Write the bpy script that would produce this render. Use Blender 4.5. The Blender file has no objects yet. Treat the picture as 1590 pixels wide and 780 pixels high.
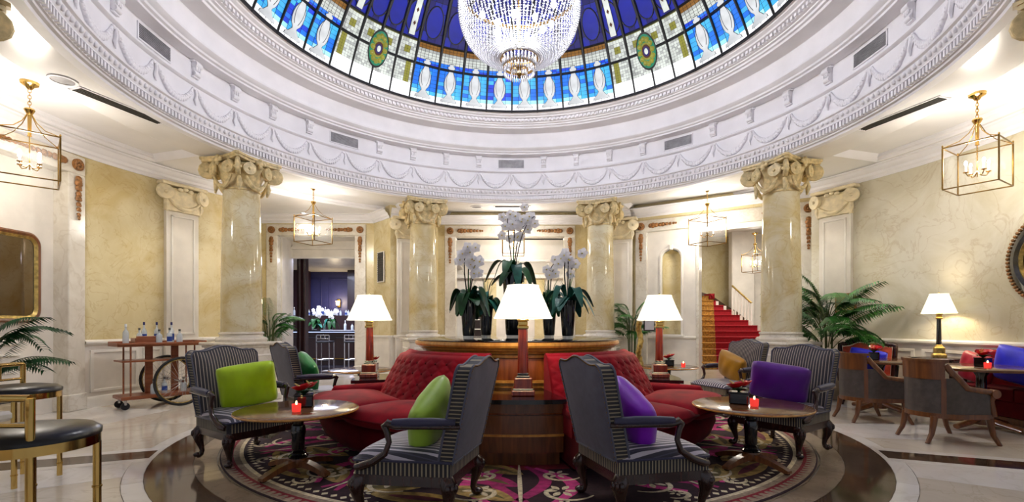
import bpy, math, random
from math import sin, cos, pi, radians as R, hypot, atan2, sqrt
random.seed(7)
S = bpy.context.scene
COL = S.collection
# ------------------------------------------------------------------ camera, world, exposure
F, HOR, EYE = 760.0, 505.0, 1.23          # focal length in px, horizon row, eye height
CX, CY = 0.06, 6.10                       # centre of the rotunda on the floor
cam = bpy.data.cameras.new('camera'); cam.sensor_width = 36; cam.lens = 36*F/1590
cam.shift_y = (HOR-390)/1590; cam.clip_start = .05; cam.clip_end = 200
co = bpy.data.objects.new('camera', cam); COL.objects.link(co)
co.location = (0, 0, EYE); co.rotation_euler = (R(90), 0, 0); S.camera = co
w = bpy.data.worlds.new('world'); S.world = w; w.use_nodes = True
w.node_tree.nodes['Background'].inputs[0].default_value = (.80, .86, 1, 1)
w.node_tree.nodes['Background'].inputs[1].default_value = .34
S.view_settings.view_transform = 'Standard'; S.view_settings.look = 'None'
S.view_settings.gamma = 1; S.view_settings.use_curve_mapping = False
S.view_settings.exposure = 0.42
S.cycles.use_denoising = True
S.cycles.max_bounces = 7; S.cycles.glossy_bounces = 4; S.cycles.transparent_max_bounces = 12
S.cycles.sample_clamp_indirect = 6

def light(name, kind, loc, power, color=(1, 1, 1), radius=.1, parent=None, **kw):
    d = bpy.data.lights.new(name, kind); d.energy = power; d.color = color
    if kind in ('POINT', 'SPOT'): d.shadow_soft_size = radius
    for k, v in kw.items(): setattr(d, k, v)
    o = bpy.data.objects.new(name, d); COL.objects.link(o); o.location = loc
    o['kind'] = 'helper'
    if parent: o.parent = parent
    return o

# ------------------------------------------------------------------ materials
def lin(c):
    return tuple(((v/255)/12.92 if v/255 <= .04045 else ((v/255+.055)/1.055)**2.4) for v in c)
M = {}
def nodes(name):
    m = bpy.data.materials.new(name); m.use_nodes = True
    nt = m.node_tree; M[name] = m
    return m, nt, nt.nodes['Principled BSDF']
def N(nt, t, **kw):
    n = nt.nodes.new(t)
    for k, v in kw.items():
        if k.startswith('i_'): n.inputs[int(k[2:]) if k[2:].isdigit() else k[2:]].default_value = v
        else: setattr(n, k, v)
    return n
def ramp(nt, stops, interp='LINEAR'):
    r = nt.nodes.new('ShaderNodeValToRGB'); e = r.color_ramp.elements; r.color_ramp.interpolation = interp
    while len(e) < len(stops): e.new(.5)
    for el, (p, c) in zip(e, stops): el.position = p; el.color = (*lin(c), 1)
    return r
def plain(name, c, rough=.5, metal=0, var=.12, scale=8, bump=0, spec=.5, coat=0, sheen=0, emit=0, trans=0):
    m, nt, b = nodes(name); L = nt.links
    tc = N(nt, 'ShaderNodeTexCoord'); no = N(nt, 'ShaderNodeTexNoise'); no.inputs['Scale'].default_value = scale
    no.inputs['Detail'].default_value = 5
    L.new(tc.outputs['Object'], no.inputs['Vector'])
    d = [max(0, v*(1-var)) for v in c]; u = [min(255, v*(1+var)) for v in c]
    r = ramp(nt, [(.3, d), (.7, u)]); L.new(no.outputs['Fac'], r.inputs[0]); L.new(r.outputs[0], b.inputs['Base Color'])
    b.inputs['Roughness'].default_value = rough; b.inputs['Metallic'].default_value = metal
    b.inputs['Specular IOR Level'].default_value = spec
    if coat: b.inputs['Coat Weight'].default_value = coat; b.inputs['Coat Roughness'].default_value = .08
    if sheen: b.inputs['Sheen Weight'].default_value = sheen; b.inputs['Sheen Roughness'].default_value = .4
    if trans: b.inputs['Transmission Weight'].default_value = trans
    if emit:
        b.inputs['Emission Color'].default_value = (*lin(c), 1); b.inputs['Emission Strength'].default_value = emit
    if bump:
        bn = N(nt, 'ShaderNodeBump'); bn.inputs['Strength'].default_value = bump; bn.inputs['Distance'].default_value = .01
        L.new(no.outputs['Fac'], bn.inputs['Height']); L.new(bn.outputs[0], b.inputs['Normal'])
    return m
def marble(name, base, cloud, vein, rough=.15, scale=1.2, veinw=.035, spec=.5):
    m, nt, b = nodes(name); L = nt.links
    tc = N(nt, 'ShaderNodeTexCoord')
    oi = N(nt, 'ShaderNodeObjectInfo'); ad = N(nt, 'ShaderNodeVectorMath', operation='ADD')
    mu = N(nt, 'ShaderNodeMath', operation='MULTIPLY'); mu.inputs[1].default_value = 17
    L.new(oi.outputs['Random'], mu.inputs[0]); L.new(tc.outputs['Object'], ad.inputs[0]); L.new(mu.outputs[0], ad.inputs[1])
    n1 = N(nt, 'ShaderNodeTexNoise'); n1.inputs['Scale'].default_value = scale; n1.inputs['Detail'].default_value = 8
    n1.inputs['Roughness'].default_value = .62; n1.inputs['Distortion'].default_value = .9
    n2 = N(nt, 'ShaderNodeTexNoise'); n2.inputs['Scale'].default_value = scale*1.7; n2.inputs['Detail'].default_value = 6
    n2.inputs['Distortion'].default_value = 1.6
    L.new(ad.outputs[0], n1.inputs['Vector']); L.new(ad.outputs[0], n2.inputs['Vector'])
    r1 = ramp(nt, [(.32, cloud), (.62, base)]); L.new(n1.outputs['Fac'], r1.inputs[0])
    r2 = nt.nodes.new('ShaderNodeValToRGB'); e = r2.color_ramp.elements; e.new(.5)
    for el, (p, v) in zip(e, [(.5-veinw, 0), (.5, .30), (.5+veinw, 0)]): el.position = p; el.color = (v, v, v, 1)
    L.new(n2.outputs['Fac'], r2.inputs[0])
    mx = N(nt, 'ShaderNodeMixRGB'); L.new(r2.outputs[0], mx.inputs[0]); L.new(r1.outputs[0], mx.inputs[1])
    mx.inputs[2].default_value = (*lin(vein), 1); L.new(mx.outputs[0], b.inputs['Base Color'])
    b.inputs['Roughness'].default_value = rough; b.inputs['Specular IOR Level'].default_value = spec
    return m
def wood(name, a, c, rough=.3, axis='Z', scale=6, coat=.3):
    m, nt, b = nodes(name); L = nt.links
    tc = N(nt, 'ShaderNodeTexCoord'); mp = N(nt, 'ShaderNodeMapping')
    mp.inputs['Scale'].default_value = {'Z': (5, 5, .6), 'X': (.6, 5, 5), 'Y': (5, .6, 5)}[axis]
    n = N(nt, 'ShaderNodeTexNoise'); n.inputs['Scale'].default_value = scale; n.inputs['Detail'].default_value = 7; n.inputs['Distortion'].default_value = .6
    L.new(tc.outputs['Object'], mp.inputs[0]); L.new(mp.outputs[0], n.inputs['Vector'])
    r = ramp(nt, [(.3, a), (.7, c)]); L.new(n.outputs['Fac'], r.inputs[0]); L.new(r.outputs[0], b.inputs['Base Color'])
    b.inputs['Roughness'].default_value = rough; b.inputs['Coat Weight'].default_value = coat; b.inputs['Coat Roughness'].default_value = .12
    return m
def stripes(name, dark, light, vec, period, duty, rough=.7, wob=0):
    m, nt, b = nodes(name); L = nt.links
    tc = N(nt, 'ShaderNodeTexCoord'); dp = N(nt, 'ShaderNodeVectorMath', operation='DOT_PRODUCT'); dp.inputs[1].default_value = vec
    L.new(tc.outputs['Object'], dp.inputs[0])
    mu = N(nt, 'ShaderNodeMath', operation='MULTIPLY'); mu.inputs[1].default_value = 1/period; L.new(dp.outputs['Value'], mu.inputs[0])
    fr = N(nt, 'ShaderNodeMath', operation='FRACT'); L.new(mu.outputs[0], fr.inputs[0])
    d2 = [min(255, v*1.35+6) for v in dark]
    r = ramp(nt, [(0, light), (duty, dark), (duty+(1-duty)*.45, d2), (duty+(1-duty)*.6, dark)], 'CONSTANT')
    L.new(fr.outputs[0], r.inputs[0]); L.new(r.outputs[0], b.inputs['Base Color'])
    b.inputs['Roughness'].default_value = rough; b.inputs['Sheen Weight'].default_value = .15
    return m
def glow(name, c, strength, var=0, scale=6):
    m, nt, b = nodes(name); L = nt.links
    b.inputs['Base Color'].default_value = (*lin([v*.5 for v in c]), 1); b.inputs['Roughness'].default_value = .3
    b.inputs['Emission Color'].default_value = (*lin(c), 1); b.inputs['Emission Strength'].default_value = strength
    if var:
        tc = N(nt, 'ShaderNodeTexCoord'); n = N(nt, 'ShaderNodeTexNoise'); n.inputs['Scale'].default_value = scale; n.inputs['Detail'].default_value = 4
        L.new(tc.outputs['Object'], n.inputs['Vector'])
        r = ramp(nt, [(.3, [v*(1-var) for v in c]), (.7, [min(255, v*(1+var)) for v in c])]); L.new(n.outputs['Fac'], r.inputs[0])
        L.new(r.outputs[0], b.inputs['Emission Color'])
    return m

plain('plaster', (236, 234, 238), .55, var=.02, scale=3)
plain('ceiling_paint', (238, 236, 236), .22, var=.02, scale=2)
plain('white_trim', (232, 227, 218), .4, var=.03, scale=4)
plain('panel_white', (226, 219, 208), .35, var=.04, scale=3)
marble('stone_white', (228, 222, 210), (205, 196, 180), (180, 165, 140), .2)
marble('yellow_marble', (218, 205, 164), (198, 177, 124), (170, 132, 70), .22, 1.3, .018)
marble('pale_marble', (214, 208, 190), (192, 182, 152), (160, 132, 88), .25, 1.0, .018)
marble('column_marble', (216, 208, 178), (190, 168, 112), (160, 122, 60), .10, 1.4, .02)
plain('capital_stone', (204, 184, 136), .5, var=.14, scale=14, bump=.3)
plain('pilaster_stone', (224, 210, 176), .5, var=.08, scale=10, bump=.2)
plain('bronze', (138, 94, 50), .5, .25, var=.25, scale=30)
plain('brass', (196, 158, 84), .22, 1, var=.08, scale=6)
plain('polished_brass', (214, 178, 104), .14, 1, var=.05, scale=4)
plain('dark_brass', (120, 92, 44), .3, 1, var=.15, scale=9)
plain('chrome', (200, 200, 205), .12, 1, var=.03)
marble('floor_cream', (226, 216, 200), (204, 192, 174), (176, 158, 132), .07, .8, .02)
marble('floor_white', (236, 232, 226), (220, 212, 202), (198, 188, 172), .07, 1, .02)
marble('floor_brown', (86, 66, 48), (58, 43, 32), (140, 112, 84), .08, 2.2, .02)
marble('floor_tan', (164, 146, 124), (140, 122, 102), (110, 92, 74), .09, 2, .02)
plain('grout', (120, 108, 92), .6)
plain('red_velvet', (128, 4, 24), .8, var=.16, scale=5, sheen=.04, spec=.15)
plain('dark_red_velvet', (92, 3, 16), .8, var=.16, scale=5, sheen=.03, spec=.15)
stripes('stripe_front', (38, 34, 40), (166, 152, 140), (1, 0, 0), .026, .27)
stripes('stripe_seat', (46, 44, 58), (196, 188, 196), (1, 0, 0), .040, .34, .55)
stripes('stripe_band', (26, 22, 28), (150, 138, 112), (1, 1, 0), .024, .36)
stripes('stripe_side', (28, 25, 32), (140, 128, 104), (0, 0, 1), .024, .34)
plain('grey_back', (84, 84, 100), .7, var=.06, scale=20, sheen=.25)
plain('arm_pad', (48, 46, 74), .5, var=.1, scale=10, sheen=.2)
wood('mahogany', (34, 18, 14), (62, 32, 24), .25)
wood('cherry', (112, 52, 22), (166, 88, 38), .25, 'Z', 4)
wood('honey_wood', (184, 120, 46), (220, 160, 72), .28, 'Z', 4)
wood('walnut', (88, 48, 22), (128, 76, 36), .3, 'Z', 5)
wood('table_walnut', (84, 50, 28), (122, 78, 42), .14, 'X', 3, .25)
wood('trolley_wood', (126, 66, 36), (160, 92, 54), .4, 'X', 5)
wood('lamp_wood', (118, 30, 10), (166, 58, 24), .2, 'Z', 8, .6)
plain('black_lacquer', (14, 12, 14), .12, var=.2, coat=.5)
plain('black_glass', (10, 10, 14), .05, var=.1, spec=.8)
plain('black_leather', (20, 20, 24), .32, var=.15, scale=40, bump=.1)
plain('taupe_leather', (78, 70, 66), .45, var=.1, scale=20)
for n_, c_ in dict(lime=(178, 214, 10), soft_lime=(160, 196, 62), violet=(132, 14, 190), deep_violet=(86, 4, 132), emerald=(0, 110, 44), mustard=(170, 120, 12), cobalt=(20, 26, 206), crimson=(176, 24, 48)).items():
    plain('silk_'+n_, c_, .42, var=.07, scale=6, sheen=.25)
plain('terracotta_fabric', (190, 78, 54), .7, var=.1, scale=20)
plain('leaf', (44, 98, 34), .42, var=.35, scale=7)
plain('leaf_dark', (20, 62, 26), .5, var=.3, scale=7, spec=.3)
plain('leaf_blue', (30, 84, 72), .45, var=.3, scale=7, spec=.3)
plain('stem', (70, 84, 40), .6)
plain('dark_stem', (40, 30, 24), .6)
plain('petal_white', (250, 248, 252), .45, var=.02)
_nt = M['petal_white'].node_tree; _b = _nt.nodes['Principled BSDF']; _t = N(_nt, 'ShaderNodeBsdfTranslucent'); _t.inputs[0].default_value = (.95, .95, .98, 1)
_mx = N(_nt, 'ShaderNodeMixShader'); _mx.inputs[0].default_value = .5; _nt.links.new(_b.outputs[0], _mx.inputs[1]); _nt.links.new(_t.outputs[0], _mx.inputs[2])
_nt.links.new(_mx.outputs[0], _nt.nodes['Material Output'].inputs[0])
plain('anthurium_red', (206, 12, 28), .25, var=.1, coat=.4)
plain('spadix', (220, 200, 110), .5)
plain('planter_beige', (196, 178, 146), .5, var=.06)
plain('rubber', (16, 16, 18), .6)
plain('grille', (70, 68, 66), .5, .2)
plain('grille_light', (150, 148, 152), .5, .2)
plain('iron_lead', (10, 9, 13), .5)
plain('navy', (38, 38, 84), .5, var=.06)
plain('bar_dark', (40, 18, 20), .35, coat=.2)
plain('bar_floor', (40, 40, 48), .1)
plain('art_dark', (60, 26, 18), .15, var=.5, scale=2)
plain('art_green', (120, 120, 70), .4, var=.4, scale=5)
plain('gilt', (176, 150, 86), .35, .8, var=.25, scale=20)
plain('carpet_red', (150, 10, 26), .9, var=.1, scale=20)
plain('carpet_gold', (158, 112, 44), .9, var=.3, scale=24)
plain('skirting_brown', (86, 62, 44), .3, var=.2)
m, nt, b = nodes('mirror'); b.inputs['Metallic'].default_value = 1; b.inputs['Roughness'].default_value = .02; b.inputs['Base Color'].default_value = (.24, .20, .17, 1)
m, nt, b = nodes('clear_glass'); b.inputs['Base Color'].default_value = (.95, .97, .98, 1); b.inputs['Alpha'].default_value = .025; b.inputs['Roughness'].default_value = .03
m, nt, b = nodes('bottle_glass'); b.inputs['Base Color'].default_value = (.72, .8, .84, 1); b.inputs['Alpha'].default_value = .55; b.inputs['Roughness'].default_value = .04
m, nt, b = nodes('crystal'); b.inputs['Base Color'].default_value = (.66, .67, .72, 1); b.inputs['Roughness'].default_value = .1; b.inputs['Specular IOR Level'].default_value = .8; b.inputs['Transmission Weight'].default_value = .45
m, nt, b = nodes('candle_glass'); b.inputs['Base Color'].default_value = (.8, .02, .03, 1); b.inputs['Roughness'].default_value = .08; b.inputs['Emission Color'].default_value = (1, .06, .04, 1); b.inputs['Emission Strength'].default_value = .55
plain('label_blue', (40, 70, 150), .4); plain('label_white', (225, 228, 232), .4); plain('cap_navy', (24, 26, 92), .4)
glow('bulb', (255, 244, 226), 22); glow('chandelier_bulb', (255, 246, 232), 7); glow('flame', (255, 214, 140), 6); glow('downlight_glow', (255, 246, 230), 12)
glow('sconce_glow', (255, 214, 150), 5); glow('bar_light', (180, 200, 255), 2.2)
# lit pleated lampshade
m, nt, b = nodes('lampshade'); b.inputs['Base Color'].default_value = (.86, .82, .68, 1); b.inputs['Roughness'].default_value = .8
b.inputs['Emission Color'].default_value = (1, .95, .78, 1); b.inputs['Emission Strength'].default_value = .78

# ------------------------------------------------------------------ mesh helpers
class MB:
    def __init__(s): s.v = []; s.f = []; s.m = []
    def add(s, vs, fs, mi=0):
        o = len(s.v); s.v += [tuple(p) for p in vs]; s.f += [tuple(i+o for i in q) for q in fs]; s.m += [mi]*len(fs); return s
    def box(s, c, d, b=0, mi=0, rz=0):
        x, y, z = d[0]/2, d[1]/2, d[2]/2; vs = []; fs = []
        if b <= 0:
            vs = [(i*x, j*y, k*z) for i in (-1, 1) for j in (-1, 1) for k in (-1, 1)]
            fs = [(0, 1, 3, 2), (4, 6, 7, 5), (0, 4, 5, 1), (2, 3, 7, 6), (0, 2, 6, 4), (1, 5, 7, 3)]
        else:
            b = min(b, x*.95, y*.95, z*.95); idx = {}
            for i in (-1, 1):
                for j in (-1, 1):
                    for k in (-1, 1):
                        for a, p in enumerate(((i*x, j*(y-b), k*(z-b)), (i*(x-b), j*y, k*(z-b)), (i*(x-b), j*(y-b), k*z))):
                            idx[i, j, k, a] = len(vs); vs.append(p)
            g = lambda i, j, k, a: idx[i, j, k, a]
            for q in (-1, 1):
                fs.append([g(q, -1, -1, 0), g(q, 1, -1, 0), g(q, 1, 1, 0), g(q, -1, 1, 0)][::q])
                fs.append([g(-1, q, -1, 1), g(-1, q, 1, 1), g(1, q, 1, 1), g(1, q, -1, 1)][::q])
                fs.append([g(-1, -1, q, 2), g(1, -1, q, 2), g(1, 1, q, 2), g(-1, 1, q, 2)][::q])
                for r in (-1, 1):
                    fs.append([g(q, r, -1, 0), g(q, r, 1, 0), g(q, r, 1, 1), g(q, r, -1, 1)])
                    fs.append([g(q, -1, r, 0), g(q, 1, r, 0), g(q, 1, r, 2), g(q, -1, r, 2)])
                    fs.append([g(-1, q, r, 1), g(1, q, r, 1), g(1, q, r, 2), g(-1, q, r, 2)])
                    for t in (-1, 1): fs.append([g(q, r, t, 0), g(q, r, t, 1), g(q, r, t, 2)])
        cr, sr = cos(rz), sin(rz)
        return s.add([(c[0]+p[0]*cr-p[1]*sr, c[1]+p[0]*sr+p[1]*cr, c[2]+p[2]) for p in vs], fs, mi)
    def lathe(s, prof, n=32, a0=0, a1=2*pi, c=(0, 0), mi=0, closed=False, caps=False):
        full = abs(a1-a0) > 2*pi-1e-6; k = n if full else n+1; vs = []
        for i in range(k):
            a = a0+(a1-a0)*i/n
            for r, z in prof: vs.append((c[0]+r*sin(a), c[1]+r*cos(a), z))
        m = len(prof); fs = []
        for i in range(n):
            j = (i+1) % k
            for q in range(m if closed else m-1):
                t = (q+1) % m; fs.append((i*m+q, i*m+t, j*m+t, j*m+q))
        if caps and not full: fs += [tuple(range(m))[::-1], tuple((k-1)*m+q for q in range(m))]
        return s.add(vs, fs, mi)
    def tube(s, pts, rad, n=8, mi=0, cap=True, flat=1):
        import mathutils as mu
        P = [mu.Vector(p) for p in pts]; k = len(P); rad = rad if hasattr(rad, '__len__') else [rad]*k
        T = [(P[min(i+1, k-1)]-P[max(i-1, 0)]).normalized() for i in range(k)]
        up = mu.Vector((0, 0, 1)) if abs(T[0].z) < .9 else mu.Vector((1, 0, 0))
        nrm = (up-T[0]*up.dot(T[0])).normalized(); vs = []
        for i in range(k):
            nrm = (nrm-T[i]*nrm.dot(T[i])).normalized(); bi = T[i].cross(nrm)
            for j in range(n):
                a = 2*pi*j/n; vs.append(P[i]+nrm*(cos(a)*rad[i]*flat)+bi*(sin(a)*rad[i]))
        fs = [(i*n+j, i*n+(j+1) % n, (i+1)*n+(j+1) % n, (i+1)*n+j) for i in range(k-1) for j in range(n)]
        if cap: fs += [tuple(range(n))[::-1], tuple((k-1)*n+j for j in range(n))]
        return s.add(vs, fs, mi)
    def prism(s, out, h0, h1, axis='z', mi=0):
        n = len(out)
        f = {'z': lambda p, h: (p[0], p[1], h), 'y': lambda p, h: (p[0], h, p[1]), 'x': lambda p, h: (h, p[0], p[1])}[axis]
        vs = [f(p, h0) for p in out]+[f(p, h1) for p in out]
        fs = [tuple(range(n))[::-1], tuple(range(n, 2*n))]+[(i, (i+1) % n, n+(i+1) % n, n+i) for i in range(n)]
        return s.add(vs, fs, mi)
    def grid(s, fn, nu, nv, mi=0, wrap=False):
        vs = [fn(i/nu, j/nv) for i in range(nu+1) for j in range(nv+1)]
        fs = [(i*(nv+1)+j, (i+1)*(nv+1)+j, (i+1)*(nv+1)+j+1, i*(nv+1)+j+1) for i in range(nu) for j in range(nv)]
        return s.add(vs, fs, mi)
    def ball(s, c, r, n=10, m=6, mi=0):
        rr = r if hasattr(r, '__len__') else (r, r, r); vs = []; 
        for i in range(m+1):
            t = pi*i/m
            for j in range(n): a = 2*pi*j/n; vs.append((c[0]+rr[0]*sin(t)*cos(a), c[1]+rr[1]*sin(t)*sin(a), c[2]+rr[2]*cos(t)))
        return s.add(vs, [(i*n+j, i*n+(j+1) % n, (i+1)*n+(j+1) % n, (i+1)*n+j) for i in range(m) for j in range(n)], mi)
    def xf(s, fn): s.v = [fn(*p) for p in s.v]; return s
    def mesh(s, name, mats, smooth=None):
        me = bpy.data.meshes.new(name); me.from_pydata(s.v, [], s.f)
        mats = mats if isinstance(mats, (list, tuple)) else [mats]
        for q in mats: me.materials.append(M[q] if isinstance(q, str) else q)
        if len(mats) > 1: me.polygons.foreach_set('material_index', s.m)
        bm_fix(me)
        if smooth is not None:
            me.polygons.foreach_set('use_smooth', [True]*len(me.polygons)); me.set_sharp_from_angle(angle=R(smooth))
        me.update(); return me
import bmesh
def bm_fix(me):
    b = bmesh.new(); b.from_mesh(me); bmesh.ops.remove_doubles(b, verts=b.verts, dist=1e-5)
    bmesh.ops.recalc_face_normals(b, faces=b.faces); b.to_mesh(me); b.free()
def obj(name, me, parent=None, loc=(0, 0, 0), rot=(0, 0, 0), sc=(1, 1, 1), label=None, kind=None):
    o = bpy.data.objects.new(name, me); COL.objects.link(o); o.parent = parent
    o.location = loc; o.rotation_euler = rot; o.scale = sc
    if label: o['label'] = label
    if kind: o['kind'] = kind
    return o
def part(name, mb, mats, parent, smooth=35, **kw): return obj(name, mb.mesh(name, mats, smooth), parent, **kw)
def tag(o, label=None, cat=None, group=None, kind=None):
    for k, v in (('label', label), ('category', cat), ('group', group), ('kind', kind)):
        if v: o[k] = v
    return o
def thing(name, label, cat, loc=(0, 0, 0), rz=0, group=None, kind=None):
    o = obj(name, None, None, loc, (0, 0, rz)); return tag(o, label, cat, group, kind)
def struct(name, label=None, loc=(0, 0, 0), rz=0):
    return tag(obj(name, None, None, loc, (0, 0, rz)), label, None, None, 'structure')
def kids(o): return [c for c in COL.objects if c.parent == o]
def tree(o, parent=None):
    c = o.copy(); COL.objects.link(c); c.parent = parent
    for k in KIDS(o): tree(k, c)
    return c
def KIDS(o): return list(o.children)
def dup(o, loc, rz, label, group=None):
    c = tree(o); c.location = loc; c.rotation_euler = (0, 0, rz); c['label'] = label
    if group: c['group'] = group
    return c
def pol(r, deg, z=0): a = R(deg); return (CX+r*sin(a), CY+r*cos(a), z)
def face(fx, fy): return atan2(-fx, fy)          # rotation so that local +Y looks along (fx, fy)
def at(px, py, z): Y = F*(EYE-z)/(py-HOR); return ((px-795)/F*Y, Y, z)   # pixel -> point on the level z
def atY(px, Y): return (px-795)/F*Y
def disc(mb, c, r, t, n=16, mi=0, axis='y'):
    pts = [(c[0]+r*cos(2*pi*i/n), c[2]+r*sin(2*pi*i/n)) for i in range(n)]
    return mb.prism(pts, c[1]-t/2, c[1]+t/2, axis, mi)
# ================================================================== THE SETTING
WR, ZY, ZC = 6.45, 3.78, 3.90             # wall radius, top of the marble, ceiling height
# ---- floor: marble slabs, inlaid rings and radial bands
fl = struct('floor')
part('subfloor', MB().box((0, 8, -.06), (30, 34, .1)), 'grout', fl, None)
def sector(r0, r1, t0, t1, z0, z1, seg=4, gap=.002):
    mb = MB(); ga = gap/r1
    return mb.lathe([(r0+gap, z0), (r0+gap, z1), (r1-gap, z1), (r1-gap, z0)], seg, R(t0)+ga, R(t1)-ga, closed=True, caps=True)
def ringpieces(name, r0, r1, step, mats, z=0, off=0, lim=None):
    ms = [sector(r0, r1, -step/2, step/2, -.02, z).mesh(name, q, None) for q in mats]; k = 0
    for i in range(int(round(360/step))):
        t = i*step+off
        if lim and not lim((t+180) % 360-180): continue
        obj(name, ms[(i*7+i//3) % len(ms)], fl, (CX, CY, 0), (0, 0, R(-t)))
ringpieces('centre_slab', .02, 3.20, 45, ['floor_tan'])
ringpieces('tan_ring_slab', 3.20, 3.38, 15, ['floor_tan'])
ringpieces('brown_ring_slab', 3.38, 3.72, 15, ['floor_brown'])
ringpieces('white_ring_slab', 3.72, 3.86, 15, ['floor_white'])
ringpieces('marble_slab', 3.86, 5.10, 11.25, ['floor_cream', 'floor_white', 'floor_cream'], off=5.6)
ringpieces('marble_slab', 5.10, 6.90, 11.25, ['floor_cream', 'floor_cream', 'floor_white'], off=5.6)
ringpieces('marble_slab', 6.90, 10.5, 22.5, ['floor_cream'])
for k in range(8):
    t = 22.5+45*k
    mb = MB().box((0, 4.75, -.009), (.30, 1.98, .022)); part('brown_band', mb, 'floor_brown', fl, None, loc=(CX, CY, 0), rot=(0, 0, R(-t)))
    for s in (-1, 1):
        part('white_band', MB().box((s*.215, 4.75, -.009), (.12, 1.98, .021)), 'floor_white', fl, None, loc=(CX, CY, 0), rot=(0, 0, R(-t)))

# ---- curved piers
def arc(r0, r1, z0, z1, t0, t1, seg=24):
    return MB().lathe([(r0, z0), (r0, z1), (r1, z1), (r1, z0)], seg, R(t0), R(t1), c=(0, 0), closed=True, caps=True)
def arcp(prof, t0, t1, seg=24):
    return MB().lathe(prof, seg, R(t0), R(t1), c=(0, 0), caps=False)
def arcframe(r, t0, t1, z0, z1, d=.018, wd=.05):
    mb = MB(); da = math.degrees(wd/r)
    for a, b, c, e in ((t0, t1, z0, z0+wd), (t0, t1, z1-wd, z1), (t0, t0+da, z0, z1), (t1-da, t1, z0, z1)):
        mb.lathe([(r+.01, c), (r-d, c+.008), (r-d, e-.008), (r+.01, e)], 10, R(a), R(b), closed=True, caps=True)
    return mb
CORN = [(0, 3.70), (-.02, 3.70), (-.03, 3.74), (-.06, 3.76), (-.07, 3.80), (-.12, 3.83), (-.14, 3.87), (-.18, 3.88), (-.18, 3.90)]
def pier(name, t0, t1, r, mat, panels):
    g = struct(name, loc=(CX, CY, 0))
    part('marble_wall', arc(r, r+.3, .95, ZC+.2, t0, t1), mat, g)
    part('wainscot', arc(r-.02, r+.3, 0, .95, t0, t1), 'panel_white', g)
    part('baseboard', arcp([(r, .0), (r-.06, .0), (r-.06, .12), (r-.04, .16), (r, .17)], t0, t1), 'white_trim', g)
    part('dado_rail', arcp([(r, .92), (r-.04, .93), (r-.07, .96), (r-.07, .985), (r-.03, 1.0), (r, 1.01)], t0, t1), 'white_trim', g)
    part('cornice', arcp([(r+a, z) for a, z in CORN], t0, t1), 'plaster', g)
    for a, b in panels:
        part('panel_moulding', arcframe(r-.02, a, b, .22, .86), 'white_trim', g)
    return g
wl = pier('wall_left', -80.4, -56, WR, 'yellow_marble', [(-79.6, -73), (-72.4, -69.6), (-63, -57)])
part('marble_wall', arc(WR, WR+.3, 3.66, ZC+.2, -100, -80.4), 'yellow_marble', wl)
part('cornice', arcp([(WR+a, z) for a, z in CORN], -100, -80.4), 'plaster', wl)
pier('wall_right', 60.5, 108, WR, 'pale_marble', [(69, 76), (77, 84), (85, 92), (93, 100)])

# ---- straight walls behind
def swall(name, p0, p1, mat, z0=0, z1=ZC+.2, th=.3, wains=True, g=None):
    L = hypot(p1[0]-p0[0], p1[1]-p0[1]); a = atan2(p1[1]-p0[1], p1[0]-p0[0])
    g = g or struct(name); q = struct_child(g, p0, a)
    part('marble_wall', MB().box((L/2, th/2, (z0+z1)/2), (L, th, z1-z0)), mat, q, None)
    if wains:
        part('wainscot', MB().box((L/2, -.01, .48), (L, .04, .96)), 'panel_white', q, None)
        part('dado_rail', MB().box((L/2, -.03, .965), (L, .08, .05), .012), 'white_trim', q)
        part('baseboard', MB().box((L/2, -.03, .08), (L, .06, .16), .012), 'white_trim', q)
    mb = MB()
    mb.add([(x, y, z) for x in (0, L) for y, z in CORN], [(i, i+1, len(CORN)+i+1, len(CORN)+i) for i in range(len(CORN)-1)])
    part('cornice', mb, 'plaster', q)
    return g
def struct_child(g, p0, a):
    return obj('wall_section', None, g, (p0[0], p0[1], 0), (0, 0, a))
wb = struct('wall_back')
BARY = 11.89
swall('', (-5.45, 9.45), (-6.2, BARY), 'yellow_marble', g=wb)
swall('', (-6.2, BARY), (-5.95, BARY), 'yellow_marble', g=wb)
swall('', (-5.95, BARY), (-3.54, BARY), 'yellow_marble', 3.67, g=wb, wains=False)
swall('', (-3.54, BARY), (-3.36, BARY), 'yellow_marble', g=wb)
swall('', (-3.36, BARY), (-2.80, 11.27), 'yellow_marble', g=wb)
swall('', (-2.80, 11.27), (-1.92, 11.66), 'yellow_marble', g=wb)
swall('', (-1.92, 11.66), (-1.82, 12.04), 'yellow_marble', g=wb, wains=False)
swall('', (-1.82, 12.04), (-1.65, 12.04), 'yellow_marble', g=wb)
swall('', (-1.65, 12.04), (1.55, 12.04), 'yellow_marble', 3.67, g=wb, wains=False)
swall('', (1.55, 12.04), (1.85, 12.04), 'yellow_marble', g=wb)
swall('', (1.85, 12.04), (2.02, 11.70), 'yellow_marble', g=wb, wains=False)
swall('', (2.02, 11.70), (2.79, 11.40), 'yellow_marble', g=wb)
B0 = (2.79, 11.40); BD = (.8404, -.5420)
bp = lambda s: (B0[0]+BD[0]*s, B0[1]+BD[1]*s)
swall('', bp(0), bp(3.66), 'yellow_marble', 3.62, g=wb, wains=False)
swall('', bp(0), bp(.10), 'yellow_marble', g=wb)

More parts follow.
